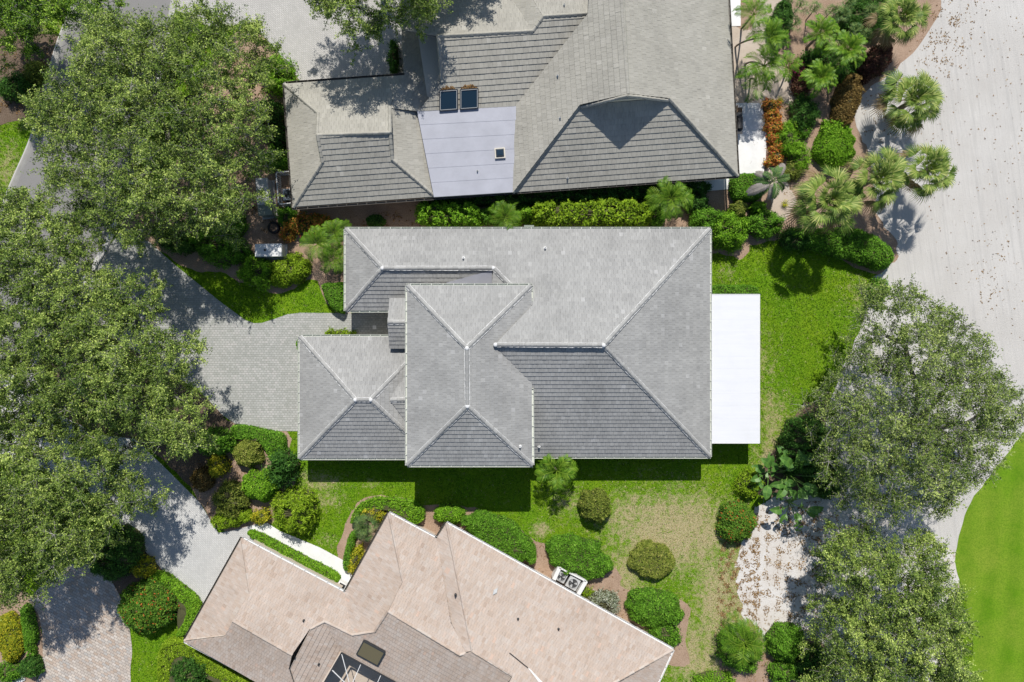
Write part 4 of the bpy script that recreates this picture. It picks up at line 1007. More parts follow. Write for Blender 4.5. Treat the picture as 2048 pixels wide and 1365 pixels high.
# ------------------------------------------------------------------ palms
def strip(mb, pts, side, wid, tint):
    """ribbon along pts with half widths"""
    n = len(pts); vs = []
    for i in range(n): vs += [pts[i]-side*wid[i], pts[i]+side*wid[i]]
    mb.add(vs, [(2*i, 2*i+1, 2*i+3, 2*i+2) for i in range(n-1)], tint)
def fan_frond(seed, R=.95, pet=1.1, e0=.6, e1=-.2, nseg=26, spread=2.1, droop=.35, tint=.5):
    """fan leaf: stalk along +X, pleated blade of narrow segments"""
    r = random.Random(seed); mb = MB(); pts = []; p = Vector((0, 0, 0))
    for i in range(5):
        pts.append(p.copy()); e = e0+(e1-e0)*i/4; p += Vector((math.cos(e), 0, math.sin(e)))*(pet/4)
    mb.tube(pts, [.03, .026, .022, .018, .014], 4, tint*.8)
    hub = pts[-1]; ax = (pts[-1]-pts[-2]).normalized(); sd = Vector((0, 1, 0)); nm = ax.cross(sd)*-1
    if nm.z < 0: nm = -nm
    for k in range(nseg):
        t = -1+2*k/(nseg-1); a = t*spread; ln = R*(1.0-.30*abs(t)**1.5)*r.uniform(.88, 1.08)
        d = ax*math.cos(a)+sd*math.sin(a); s_ = (nm.cross(d)).normalized()
        base = hub-ax*(.06*(1-abs(t))) ; lift = nm*(.16*abs(math.sin(a)))*ln
        q = [base, base+d*ln*.5+lift*.7+nm*(.02 if k % 2 else 0), base+d*ln*.8+lift*.9-Vector((0, 0, droop*.14*ln)), base+d*ln+lift-Vector((0, 0, droop*ln*r.uniform(.3, .8)))]
        w = .036*R*r.uniform(.8, 1.15)*(1.0 if nseg > 18 else 1.6); strip(mb, q, s_, [.006, w*.75, w*.42, .004], min(1, max(0, tint+r.gauss(0, .22))))
    return mb.mesh('frond')
def feather_frond(seed, L_=1.7, e0=.9, e1=-.5, n=26, leaf=.5, w=.03, vee=.35, tint=.5, droop=.4, start=.18):
    """feather leaf: arching midrib along +X with paired leaflets"""
    r = random.Random(seed); mb = MB(); pts = []; p = Vector((0, 0, 0)); m = 12
    for i in range(m+1):
        pts.append(p.copy()); e = e0+(e1-e0)*(i/m)**1.2; p += Vector((math.cos(e), 0, math.sin(e)))*(L_/m)
    mb.tube(pts, [.028-.022*i/m for i in range(m+1)], 4, min(1, tint+.25))
    for k in range(n):
        t = start+(1-start)*(k+.5)/n; f = t*m; i = min(int(f), m-1); c = pts[i].lerp(pts[i+1], f-i); ax = (pts[i+1]-pts[i]).normalized()
        nm = Vector((-ax.z, 0, ax.x)); ln = leaf*(math.sin(math.pi*(.12+.80*t))**.7)*r.uniform(.85, 1.1)
        for sg in (-1, 1):
            d = (Vector((0, sg, 0))*1.0+ax*(.55+.5*t)+nm*vee).normalized(); s_ = d.cross(nm).normalized()
            q = [c, c+d*ln*.45, c+d*ln*.78-Vector((0, 0, droop*.22*ln)), c+d*ln-Vector((0, 0, droop*ln*r.uniform(.4, .7)))]
            strip(mb, q, s_, [w*.35, w, w*.7, .003], min(1, max(0, tint+r.gauss(0, .16))))
    return mb.mesh('frond')
def paddle_leaf(seed, L_=1.0, w=.26, st=1.6, e0=1.25, e1=.3, tint=.5):
    r = random.Random(seed); mb = MB(); pts = []; p = Vector((0, 0, 0))
    for i in range(6):
        pts.append(p.copy()); e = e0+(e1-e0)*i/9; p += Vector((math.cos(e), 0, math.sin(e)))*(st/5)
    mb.tube(pts, [.035, .03, .027, .024, .02, .016], 4, .9)
    q = [pts[-1].copy()]; e = e0+(e1-e0)*5/9
    for i in range(7):
        q.append(q[-1]+Vector((math.cos(e), 0, math.sin(e)))*(L_/7)); e -= .20
    wd = [.05, .62, .92, 1., .95, .78, .48, .06]
    for sg in (-1, 1):
        for i in range(7):
            if r.random() < .25: continue
            a, b = q[i], q[i+1]; t = min(1, max(0, tint+r.gauss(0, .12)))
            oa = Vector((0, sg*w*wd[i], .10*wd[i]*w*3)); ob = Vector((0, sg*w*wd[i+1], .10*wd[i+1]*w*3))
            mb.add([a, b, b+ob*.97, a+oa], [(0, 1, 2, 3) if sg < 0 else (3, 2, 1, 0)], t)
    mb.tube(q, [.014]*8, 4, 1.0)
    return mb.mesh('leaf')
PM = {}
def proto(key, mat, fn):
    if key not in PM:
        me = fn(); me.materials.append(mat); PM[key] = me
    return PM[key]
def palm(name, label, cat, px, py, h, meshes, n, seed, rtrunk=.16, base_px=None, scale=1.0, group=None, tilt=.1, trunk_h=None, dead=None, lean=None, part='frond', ring=.02, tmat=None):
    """meshes: from the youngest (upright) to the oldest (hanging)"""
    r = random.Random(seed); top = P(px, py, h); b = P(*base_px) if base_px else Vector((top.x+r.uniform(-.15, .15), top.y+r.uniform(-.15, .15), 0))
    b.z = 0; root = empty(name, b); tag(root, label, cat, group)
    pts = []; rad = []; m = 9
    for i in range(m+1):
        t = i/m; q = b.lerp(top, t); q += Vector((0, 0, 0)) ; pts.append(Vector((b.x+(top.x-b.x)*(t**1.6), b.y+(top.y-b.y)*(t**1.6), -.04+(top.z+.04)*t))); rad.append(rtrunk*(1.25-.35*t)*(1+(.06 if i % 2 else -.04)))
    MB().tube(pts, rad, 9).build('trunk', tmat or M['palm_trunk'], root)
    for k in range(n):
        t = (k+.5)/n; mi = min(len(meshes)-1, int(t*len(meshes))); me = meshes[mi]
        if isinstance(me, list): me = r.choice(me)
        o = bpy.data.objects.new(part, me); COL.objects.link(o); o.parent = root
        az = k*2.39996+r.uniform(-.3, .3); s = scale*r.uniform(.86, 1.1)
        o.location = top-b+Vector((math.cos(az), math.sin(az), 0))*rtrunk*.5*t+Vector((0, 0, -.25*t*ring*10))
        o.rotation_euler = (r.uniform(-.35, .35), r.uniform(-tilt, tilt), az); o.scale = (s, s, s)
    return root
def fanset(key, mat, R, pet, hang=True, nseg=22, old=None, spread=2.1):
    L1 = [[proto((key, i, j), (old if (old and i == 4) else mat), lambda i=i, j=j: fan_frond(hash((i, j)) % 1000, R*(.8+.06*i), pet*(.30, .55, .78, .95, 1.0)[i]*(.85+.3*j), 1.30-.34*i, .95-.48*i, nseg, spread=spread, droop=.35+.14*i, tint=.66-.04*i+.08*j)) for j in range(2)] for i in range(5 if hang else 4)]
    return L1
def featherset(key, mat, L_, leaf, n=26, w=.03, e=(1.25, -.2), droop=.4, vee=.35, lvl=4):
    return [[proto((key, i, j), mat, lambda i=i, j=j: feather_frond(hash((i, j, 7)) % 1000, L_*(.85+.07*i), e[0]-.30*i, e[1]-.28*i-.2*j, n, leaf, w, vee, .58-.05*i+.06*j, droop)) for j in range(2)] for i in range(lvl)]
# ------------------------------------------------------------------ oaks
G_OAK = 'oaks shading the road and drives'
oak('oak_tree', 'broad oak arching over the road beside the skylight house driveway', (362, 215), [(350, 15), (400, 0), (470, 15), (525, 50), (565, 78), (548, 98), (515, 100), (520, 150), (527, 200), (528, 260), (535, 310), (505, 350), (495, 410), (470, 455), (400, 470), (330, 468), (270, 505), (215, 480), (150, 430), (105, 380), (75, 330), (70, 275), (38, 235), (50, 195), (95, 160), (135, 105), (150, 60), (205, 20), (280, 15)],
    8.6, 5.6, 1, L['oak'], gap=.36, dens=.85, sp=.66, trunk_r=.42, group=G_OAK)
oak('oak_tree', 'dense olive oak spreading over the road and the grey paved forecourt', (150, 650), [(-70, 380), (0, 372), (55, 362), (100, 405), (165, 430), (195, 470), (190, 530), (230, 548), (290, 560), (310, 605), (330, 645), (385, 685), (392, 715), (360, 755), (372, 790), (408, 830), (400, 885), (375, 925), (325, 900), (260, 880), (200, 865), (120, 850), (60, 840), (-70, 850)],
    9.2, 5.6, 2, L['oak'], gap=.2, sp=.66, trunk_r=.42, group=G_OAK)
oak('oak_tree', 'broad oak hanging over the pale driveway and the round forecourt', (95, 1010), [(-70, 835), (0, 835), (60, 830), (140, 845), (215, 862), (250, 905), (262, 975), (285, 1015), (235, 1055), (205, 1085), (195, 1125), (110, 1160), (65, 1192), (0, 1215), (-70, 1225)],
    8.8, 5.2, 3, L['oak'], gap=.2, sp=.66, trunk_r=.38, group=G_OAK)
oak('oak_tree', 'bright green oak across the road above shaded dirt', (60, 40), [(-80, -80), (195, -80), (205, 20), (172, 68), (135, 40), (118, 62), (95, 78), (65, 70), (55, 100), (0, 92), (-80, 90)],
    7.6, 4.6, 4, L['oak_green'], gap=.05, sp=.66, trunk_r=.3, group=G_OAK)
oak('oak_tree', 'yellow green oak throwing shadow on the skylight house roof', (770, -30), [(610, -200), (590, -90), (600, 0), (625, 35), (655, 60), (690, 80), (705, 110), (722, 112), (728, 88), (760, 68), (795, 85), (802, 58), (835, 62), (880, 40), (892, 0), (915, -60), (980, -110), (1000, -190), (800, -260)],
    10.2, 6.8, 5, L['oak'], gap=.02, sp=.66, trunk_r=.3, group=G_OAK, zs=7.6)
oak('oak_tree', 'thin crowned grey twigged oak standing in the pale sand', (1800, 850), [(1745, 572), (1795, 560), (1845, 580), (1880, 558), (1905, 612), (1955, 645), (2005, 695), (1995, 730), (2045, 765), (2070, 800), (2065, 850), (2025, 885), (2000, 950), (1950, 1000), (1900, 1040), (1850, 1030), (1780, 1050), (1720, 1020), (1680, 985), (1640, 955), (1640, 900), (1630, 860), (1640, 830), (1650, 780), (1685, 720), (1705, 680), (1720, 640)],
    8.8, 5.0, 6, L['oak_grey'], gap=.68, sp=.66, dens=.68, twigs=12, trunk_r=.36, group='oaks by the golf course')
oak('oak_tree', 'dense rounded green oak between white sand and fairway', (1790, 1235), [(1640, 1085), (1700, 1072), (1780, 1075), (1845, 1062), (1895, 1092), (1905, 1140), (1942, 1190), (1957, 1250), (1945, 1320), (1960, 1430), (1640, 1430), (1652, 1300), (1627, 1250), (1660, 1205), (1642, 1150)],
    7.8, 4.2, 7, L['oak'], gap=-.1, sp=.66, dens=1.0, trunk_r=.36, group='oaks by the golf course')
# ------------------------------------------------------------------ shrubs and hedges
def ball(label, px, py, r, h, mat, name='round_shrub', ry=None, rot=0., cat='shrub', **kw):
    return shrub(name, label, cat, ell(px, py, r, ry or r, rot), h, L[mat], **kw)
T = dict(loose=.025, lump=.06)                    # clipped
S = dict(loose=.12, lump=.26, lw=.9)             # loose
# gardens between the two drives
shrub('hedge', 'low clipped curved hedge edging the grey forecourt', 'hedge', [(463, 853), (490, 850), (530, 858), (566, 868), (572, 890), (568, 914), (545, 920), (532, 905), (520, 884), (490, 880), (470, 876)], .9, L['mid'], round_=.35, **T)
ball('yellow green clipped ball shrub in the mulch beside the curved hedge', 494, 907, 31, 1.5, 'olive', **T, tint0=.6)
ball('large bright green clipped ball shrub in the mulch between the drives', 519, 973, 38, 1.7, 'bright', ry=33, **T)
ball('dark star leaved small tree beside the lawn corner of the garage', 565, 936, 26, 2.4, 'dark', name='small_tree', cat='tree', ry=30, loose=.28, lump=.3, leaf=(.30, .10), lw=.6, core=.5)
ball('shrub with orange brown bare top under the oak edge', 404, 960, 23, 1.3, 'brown', ry=24, loose=.06)
ball('glossy green rounded shrub tucked under the oak at the forecourt', 427, 884, 42, 1.7, 'mid', ry=27, **S)
ball('yellow speckled shrub behind the brown topped shrub', 436, 932, 22, 1.3, 'yellow', **S)
ball('mixed green loose shrub beside the pale driveway', 462, 1000, 33, 1.5, 'olive', ry=36, **S)
ball('clipped yellow green shrub at the pale driveway kink', 462, 1037, 42, 1.0, 'lime', ry=21, rot=-12, **T)
ball('small orange and yellow shrub at the front walk', 522, 1033, 19, .9, 'yellow', ry=13, **S)
ball('big yellow green long leaved bush over the front walk', 586, 1024, 46, 2.0, 'lime', ry=45, loose=.14, lump=.2, leaf=(.26, .08))
shrub('hedge', 'long straight low hedge between the front walk and the tan roof eave', 'hedge', [(497, 1070), (508, 1061), (560, 1086), (620, 1118), (668, 1142), (680, 1158), (672, 1167), (655, 1160), (600, 1132), (540, 1100)], .75, L['bright'], round_=.25, **T)
# forecourt corner
ball('tall dark green bush between the pale drive and round forecourt', 230, 1112, 43, 2.4, 'dark', ry=56, rot=25, **S)
ball('small yellow shrub at the edge of the pale driveway', 286, 1133, 25, 1.0, 'yellow', ry=22, **S)
ball('large round bush covered in red flower tips on the lawn', 294, 1216, 58, 2.2, 'redflower', ry=54, loose=.07, lump=.08, tint0=.55, tvar=.25, leaf=(.16, .09))
shrub('hedge', 'curved clipped hedge hugging the red flowered bush', 'hedge', [(300, 1150), (325, 1142), (360, 1165), (396, 1196), (402, 1225), (388, 1252), (370, 1272), (352, 1270), (366, 1245), (372, 1218), (350, 1192), (322, 1170)], .7, L['bright'], round_=.3, **T)
ball('yellow mottled clipped hedge mound at the left of the forecourt', 17, 1278, 28, 1.1, 'yellow', ry=52, rot=-8, **T, tint0=.4)
ball('narrow green clipped hedge strip along the round forecourt', 57, 1262, 15, .9, 'mid', name='hedge', cat='hedge', ry=52, rot=-8, **T)
ball('small dark clipped ball shrub at the forecourt edge', 59, 1335, 22, 1.2, 'dark', **T)
ball('loose low shrub beside the dark clipped ball', 18, 1345, 26, .8, 'mid', ry=20, **S)
shrub('hedge', 'yellow green hedge ring along the lower eave of the tan roof', 'hedge', [(318, 1300), (335, 1280), (368, 1275), (400, 1296), (450, 1330), (530, 1372), (520, 1400), (450, 1368), (400, 1335), (372, 1312), (350, 1325), (345, 1365), (350, 1420), (320, 1420), (314, 1350)], .9, L['lime'], round_=.35, **T)
ball('dark green round bush inside the yellow green hedge ring', 378, 1347, 37, 1.5, 'dark', ry=34, **S)
# front of the tan house
shrub('hedge', 'arched green hedge around the fan palm at the tan roof peak', 'hedge', [(702, 1045), (712, 1015), (745, 996), (790, 996), (830, 1002), (848, 1018), (846, 1040), (828, 1047), (805, 1030), (770, 1018), (738, 1018), (722, 1036)], .9, L['bright'], round_=.4, loose=.05, lump=.1)
shrub('hedge', 'narrow green hedge strip beside the front walk end', 'hedge', [(686, 1135), (690, 1095), (702, 1065), (715, 1065), (706, 1100), (700, 1138)], .7, L['mid'], round_=.25, **T)
ball('yellow shrub under the tan roof peak beside the fan palm', 762, 1034, 20, .8, 'yellow', ry=11, **S)
ball('tall yellow shrub against the tan house wall', 712, 1118, 11, .9, 'yellow', ry=26, rot=18, **S)
ball('orange yellow shrub behind the fan palm', 737, 1023, 16, .8, 'yellow', ry=9, tint0=.75, **S)
ball('twin lobed clipped green shrub in the mulch gap between the roof peaks', 898, 1030, 31, 1.2, 'bright', ry=21, loose=.05, lump=.1)
ball('long dark green hedge mound along the tan roof eave', 1001, 1073, 82, 1.3, 'mid', name='hedge', cat='hedge', ry=36, rot=31, loose=.05, lump=.1, round_=.7, tvar=.2, patch=.06)
ball('long mottled hedge mound in front of the two condensers', 1156, 1115, 68, 1.2, 'mid', name='hedge', cat='hedge', ry=40, rot=20, loose=.05, lump=.08, round_=.7, patch=.14, tvar=.2)
ball('yellowing flat topped round shrub alone on the dry lawn', 1304, 1120, 46, .9, 'olive', ry=36, rot=5, **T, tint0=.62, round_=.5, leaf=(.17, .06))
ball('wide dark green mound shrub near the tan roof corner', 1309, 1221, 57, 1.4, 'mid', ry=40, rot=10, loose=.05, lump=.08, patch=.08)
ball('low green shrub under the tan roof corner', 1330, 1268, 34, .8, 'mid', ry=24, rot=30, **S)
ball('grey leaved airy shrub beside the condensers', 1210, 1203, 29, 1.0, 'silver', ry=22, rot=25, loose=.16, lump=.25, cov=1.1)
ball('small yellow green weed shrub at the condenser wall', 1172, 1185, 12, .5, 'lime', ry=10, **S)
ball('tall round olive topped shrub on the lawn with a dark crescent shadow', 1190, 1015, 33, 1.9, 'olive', ry=34, loose=.04, lump=.05, tint0=.45)
ball('round shrub with red flowers beside the white sand', 1475, 1047, 40, 1.7, 'redflower', ry=41, loose=.06, lump=.06, tint0=.60, tvar=.22, leaf=(.16, .09))
ball('small yellow green shrub below the paddle leaved plant', 1500, 968, 25, 1.2, 'lime', ry=27, rot=20, **S)
# under the oaks at the sand
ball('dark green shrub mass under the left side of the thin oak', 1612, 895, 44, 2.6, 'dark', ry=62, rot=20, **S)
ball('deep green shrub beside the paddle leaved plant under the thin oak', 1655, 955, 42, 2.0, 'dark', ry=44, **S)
ball('low green shrub at the sand edge north of the thin oak', 1757, 580, 20, 1.3, 'mid', ry=24, **S)
ball('round green bush beside the palm at the white sand', 1576, 1290, 38, 1.9, 'mid', ry=37, loose=.06, lump=.1)
ball('low round bush by the mulch next to the rounded oak', 1567, 1345, 28, 1.1, 'mid', ry=26, **S)
ball('green bush under the palm at the lawn edge', 1480, 1300, 44, 1.4, 'mid', ry=48, rot=-20, **S)
ball('trailing shrub at the lower lawn edge', 1430, 1362, 40, .7, 'bright', ry=18, **S)
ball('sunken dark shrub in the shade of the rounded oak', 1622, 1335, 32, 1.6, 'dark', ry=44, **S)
# hedge row between the houses
shrub('hedge', 'dense leafy hedge under the flat roof eave', 'hedge', [(836, 412), (870, 404), (920, 406), (958, 412), (962, 440), (940, 455), (880, 455), (840, 446)], 1.9, L['bright'], round_=.6, leaf=(.17, .10), **S)
ball('small dark round shrub in the shaded mulch between the houses', 750, 443, 20, 1.2, 'dark', ry=15, **T)
shrub('hedge', 'big glossy yellow green hedge between the two grey roofs', 'hedge', [(1064, 415), (1090, 402), (1150, 404), (1210, 398), (1270, 402), (1298, 410), (1300, 440), (1280, 455), (1200, 457), (1100, 456), (1068, 446)], 2.2, L['lime'], round_=.7, leaf=(.20, .12), tint0=.42, tvar=.22, loose=.12, lump=.2)
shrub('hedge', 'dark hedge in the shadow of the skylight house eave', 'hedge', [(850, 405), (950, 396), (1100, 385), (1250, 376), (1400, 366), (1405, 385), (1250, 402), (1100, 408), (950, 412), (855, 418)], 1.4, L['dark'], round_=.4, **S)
ball('leafy shrub at the corner of the grey roof by the round topiaries', 1412, 440, 34, 1.6, 'mid', ry=26, **S)
ball('bright leafy shrub spilling past the grey roof corner', 1455, 462, 40, 1.9, 'bright', ry=40, **S)
ball('green shrub wedged behind the hedge side feather palm', 1390, 405, 26, 1.3, 'dark', ry=20, **S)
shrub('hedge', 'square clipped hedge beneath the white patio slab', 'hedge', [(1464, 352), (1500, 346), (1528, 348), (1532, 375), (1515, 400), (1480, 402), (1464, 392)], 1.3, L['mid'], round_=.4, **T)
ball('clipped ball shrub next to the square hedge', 1478, 419, 18, 1.5, 'olive', ry=20, **T)
ball('clipped bright ball shrub beside the gravel patch', 1517, 416, 16, 1.4, 'bright', ry=14, **T)
ball('wide round shrub behind the clipped bright ball', 1530, 448, 37, 1.5, 'mid', ry=28, **S)
shrub('hedge', 'rectangular clipped hedge joining the white patio cover', 'hedge', [(1424, 572), (1470, 570), (1505, 572), (1516, 582), (1512, 594), (1424, 596)], .9, L['mid'], round_=.2, **T)
shrub('hedge', 'long thick hedge between the fan palms and the lawn', 'hedge', [(1575, 462), (1620, 456), (1680, 455), (1730, 462), (1770, 485), (1786, 510), (1780, 532), (1755, 540), (1720, 526), (1660, 510), (1610, 492)], 1.5, L['mid'], round_=.7, loose=.06, lump=.1)
ball('dark shrub at the left end of the long lawn hedge', 1590, 478, 30, 1.2, 'dark', ry=22, **S)
ball('leafy filler shrub between the leafy hedge and the light green palm', 978, 432, 22, 1.4, 'mid', ry=18, **S)
ball('leafy filler shrub between the light green palm and the glossy hedge', 1046, 430, 22, 1.5, 'bright', ry=20, **S)
ball('shaded leafy shrub between the glossy hedge and the drooping palm', 1312, 432, 20, 1.3, 'mid', ry=22, **S)
# west garden
ball('large lime green shrub mound beside the paved forecourt lawn', 578, 541, 44, 1.4, 'lime', ry=33, rot=-20, loose=.06, lump=.1)
ball('bright green mound shrub next to the lime mound', 512, 548, 34, 1.5, 'bright', ry=32, **S)
ball('long green shrub along the forecourt edge under the broad oak', 438, 492, 58, 1.6, 'mid', ry=38, rot=20, **S)
ball('dark shrub at the driveway mouth under the broad oak', 345, 480, 42, 1.5, 'dark', ry=22, rot=25, **S)
ball('leafy green shrub in front of the grey utility cabinets', 452, 450, 38, 1.5, 'mid', ry=30, **S)
ball('red and orange croton mound beside the three small palms', 612, 448, 44, 1.2, 'croton', ry=19, rot=-8, leaf=(.20, .11), **S)
ball('green shrub at the fence corner of the skylight house', 575, 432, 22, 1.1, 'mid', ry=18, **S)
ball('reddish small shrub beside the black ball planter', 575, 470, 15, .8, 'croton', ry=13, **S)
shrub('hedge', 'clipped green hedge along the short wing wall by the entry lawn', 'hedge', [(643, 572), (668, 565), (692, 570), (692, 622), (672, 624), (655, 605)], 1.0, L['mid'], round_=.35, **T)
ball('yellow green grass like shrub along the entry paving', 680, 667, 30, .5, 'lime', ry=7, **S)
ball('small green plant peeking out at the garage corner', 598, 690, 6, .5, 'mid', ry=11, **T)
ball('ferny bright green shrub beside the pale north driveway', 553, 148, 34, 1.7, 'bright', ry=38, loose=.2, lump=.3, leaf=(.30, .07))
ball('dark tall shrub between the broad oak and the skylight house', 540, 235, 26, 1.9, 'dark', ry=36, **S)
ball('dark glossy shrub against the skylight house wall', 556, 275, 20, 1.6, 'dark', ry=26, **S)
ball('clipped green hedge block by the skylight house corner', 556, 315, 26, 1.3, 'mid', name='hedge', cat='hedge', ry=26, round_=.4, **T)
ball('small green shrub on the narrow bed of the north driveway', 787, 115, 10, 1.0, 'dark', ry=34, **S)
ball('dark shrub in the shaded dirt across the road', 30, 175, 36, 1.2, 'dark', ry=26, **S)
ball('yellow tinged shrub by the road kerb in oak shade', 70, 145, 22, 1.0, 'olive', ry=24, **S)
# palm garden by the sand
ball('rounded dark hedge mound among the feather palms', 1563, 42, 22, 1.6, 'dark', name='hedge', cat='hedge', ry=44, rot=15, loose=.05, lump=.1)
ball('tall rust brown clipped shrub bordering the sand', 1697, 200, 26, 1.8, 'brown', ry=56, rot=12, loose=.04, lump=.06)
ball('dark brown shrub under the sand side fan palm', 1755, 122, 26, 1.6, 'rust', ry=48, rot=40, loose=.06, lump=.08)
ball('magenta flowering bush between palms', 1596, 140, 14, 1.0, 'magenta', ry=20, tint0=.45, tvar=.25, **S)
ball('dark reddish green bush below the magenta flowers', 1602, 172, 18, .9, 'rust', ry=20, **S)
ball('big smooth green dome shrub in the palm garden mulch', 1674, 292, 42, 1.5, 'bright', ry=48, loose=.03, lump=.05)
ball('dark spiky green shrub in the palm garden mulch', 1610, 225, 27, 1.3, 'dark', ry=34, loose=.16, lump=.2, leaf=(.28, .05))
ball('small spiky dark shrub below the larger spiky one', 1609, 262, 11, .8, 'mid', ry=14, loose=.14, lump=.2, leaf=(.26, .05))
ball('upright spiky green shrub beside the orange row', 1576, 278, 17, 1.2, 'bright', ry=32, loose=.16, lump=.2, leaf=(.28, .05))
ball('second spiky green shrub near the wilting palm', 1598, 315, 20, 1.1, 'bright', ry=32, loose=.16, lump=.2, leaf=(.28, .05))
ball('olive spiky shrub at the end of the spiky row', 1584, 342, 22, .9, 'olive', ry=16, loose=.16, lump=.2, leaf=(.28, .05))
for k, (x, y, rx, ry) in enumerate(((1541, 212, 15, 13), (1546, 235, 17, 14), (1549, 256, 18, 12), (1544, 276, 11, 12), (1551, 296, 12, 10), (1553, 315, 14, 16), (1534, 326, 6, 6))):
    ball(('first', 'second', 'third', 'fourth', 'fifth', 'sixth', 'last and smallest')[k]+' orange and red croton from the yellow rosette plant along the white patio', x, y, rx, .7, 'croton', name='croton', ry=ry, leaf=(.18, .09), group='crotons edging the white patio', tint0=.58, tvar=.22, **S)
ball('green leafy plant mass behind the fan leaf thicket', 1735, 30, 60, 1.2, 'dark', ry=45, **S)
ball('low dark undergrowth between the bright palms', 1660, 130, 60, .7, 'dark', ry=40, **S)
# ------------------------------------------------------------------ palms
sab = fanset('sabal', L['palm'], 1.1, 1.5, nseg=15, spread=1.35, old=L['palm_brown'])
G_S = 'fan palms at the sand edge'
for lb, x, y, h, n, sc in (('shaggy fan palm standing alone in the pale sand', 1829, 199, 3.6, 66, 1.02), ('tall fan palm casting its shadow on the lawn', 1660, 401, 5.4, 66, 1.05), ('fan palm between the lawn palm and the sand palm', 1758, 357, 4.8, 60, .98), ('fan palm nearest the raked sand at the hedge end', 1857, 340, 4.4, 56, .92), ('fan palm above the brown shrubs at the sand corner', 1805, 35, 4.2, 56, .90)):
    palm('fan_palm', lb, 'palm', x, y, h, sab, n, int(x), .19, scale=sc, group=G_S, ring=.08)
fb = featherset('bright', L['palm_bright'], 1.55, .52, 13, .040, (1.15, -.2), .45)
for lb, x, y, h, n, sc in (('glossy bright green palm beside the fan leaf thicket', 1642, 67, 2.8, 17, .92), ('largest glossy bright green palm above the brown shrub', 1696, 102, 3.2, 19, 1.05), ('glossy bright green palm at the magenta bush', 1643, 155, 2.4, 18, .95)):
    palm('feather_palm', lb, 'palm', x, y, h, fb, n, int(x+y), .1, scale=sc, group='bright palms in the garden', ring=.03)
ar = featherset('areca', L['palm_bright'], 1.75, .60, 14, .030, (1.2, -.45), .6)
for lb, x, y, h, n, sc, b in (('slim leaning feather palm next to the white slab', 1507, 30, 4.2, 12, .92, (1482, 60)), ('curved trunk feather palm over the shell path', 1541, 76, 4.6, 11, 1.0, (1470, 95)), ('feather palm overhanging the eave of the skylight house', 1528, 132, 3.6, 13, 1.05, (1490, 130)), ('low feather palm whose fronds reach the house wall', 1512, 165, 2.6, 10, .95, (1500, 160)), ('short upright feather palm beside the magenta bush', 1572, 135, 2.0, 10, .8, (1572, 140))):
    palm('feather_palm', lb, 'palm', x, y, h, ar, n, int(x+y), .06, base_px=b, scale=sc, group='slim palms along the wall', ring=.02)
ph = featherset('phoenix', L['palm_bright'], 1.6, .58, 15, .020, (1.15, -.6), .55)
for lb, x, y, h, n, sc in (('largest of three clustered palms at the short wing corner', 636, 488, 2.2, 15, 1.05), ('clustered palm touching the grey roof corner', 668, 468, 2.0, 12, .95), ('small clustered palm beside the short wing wall', 668, 520, 1.8, 12, .88)):
    palm('feather_palm', lb, 'palm', x, y, h, ph, n, int(x+y), .1, scale=sc, group='palms by the short wing', ring=.03)
palm('feather_palm', 'broad drooping palm in the gap between the two grey roofs', 'palm', 1342, 398, 2.6, ph, 18, 77, .12, scale=1.2)
palm('feather_palm', 'light green palm between the two hedges under the grey roof', 'palm', 1010, 437, 2.3, ph, 14, 78, .1, scale=.98)
palm('feather_palm', 'palm like small tree against the grey roof on the south lawn', 'palm', 1113, 942, 2.9, featherset('south', L['palm_bright'], 1.35, .5, 14, .024, (1.1, -.6), .55), 15, 79, .1, scale=1.3)
palm('feather_palm', 'spreading palm over the bush at the lower lawn edge', 'palm', 1488, 1285, 2.6, ph, 17, 80, .12, scale=1.3)
palm('fan_palm', 'dark fan palm ringed by the arched hedge', 'palm', 726, 1056, 1.6, fanset('sm', L['palm_dark'], .62, .75), 24, 81, .12, scale=.95)
wilt = palm('feather_palm', 'wilting palm with grey dead fronds over the gravel patch', 'palm', 1547, 362, 2.8, featherset('wilt', L['palm_dark'], 1.5, .4, 30, .022, (1.0, -.7), .5), 9, 82, .09, scale=1.0)
dd = proto(('dead', 0), L['palm_dead'], lambda: feather_frond(5, 1.9, .25, -.9, 40, .46, .05, .05, .5, .9))
for az, s in ((205, 1.1), (55, .95), (150, .8), (262, .75)):
    o = bpy.data.objects.new('dead_frond', dd); COL.objects.link(o); o.parent = wilt
    o.location = P(1547, 362, 2.75)-wilt.location; o.rotation_euler = (0, 0, math.radians(az)); o.scale = (s, s, s); o['label'] = 'dry grey hanging frond'
lady = fanset('lady', L['palm_dark'], .50, .55, hang=False, nseg=11)
i = 0
for x, y, h in ((1600, 12, 1.9), (1628, 20, 1.8), (1590, 48, 1.5), (1665, 22, 2.0), (1690, 30, 1.9), (1662, 48, 1.6), (1712, 60, 1.8), (1735, 75, 1.5), (1745, 25, 1.4), (1700, 5, 1.8)):
    i += 1; palm('fan_leaf_plant', 'small dark fan leaved plant in the thicket between bright palms and slab', 'plant', x, y, h, lady, 13, 900+i, .04, scale=.9, group='fan leaf thicket')
bp = [[proto(('bop', i, j), L['banana'], lambda i=i, j=j: paddle_leaf(i*5+j, .95, .25, 1.5-.15*i, 1.45-.14*i, .55-.25*i, .5)) for j in range(2)] for i in range(4)]
G_B = 'paddle leaved clump'
for lb, x, y, n, sc, h in (('paddle leaved tropical plant with split leaves beside the dark shrub', 1572, 945, 18, 1.5, .4), ('shorter paddle leaved plant next to the patio cover lawn', 1535, 945, 14, 1.3, .35), ('paddle leaved offshoot leaning over the white sand', 1578, 1003, 12, 1.3, .35)):
    palm('paddle_leaf_plant', lb, 'plant', x, y, h, bp, n, int(x+y), .12, scale=sc, group=G_B, part='leaf', tilt=.12)
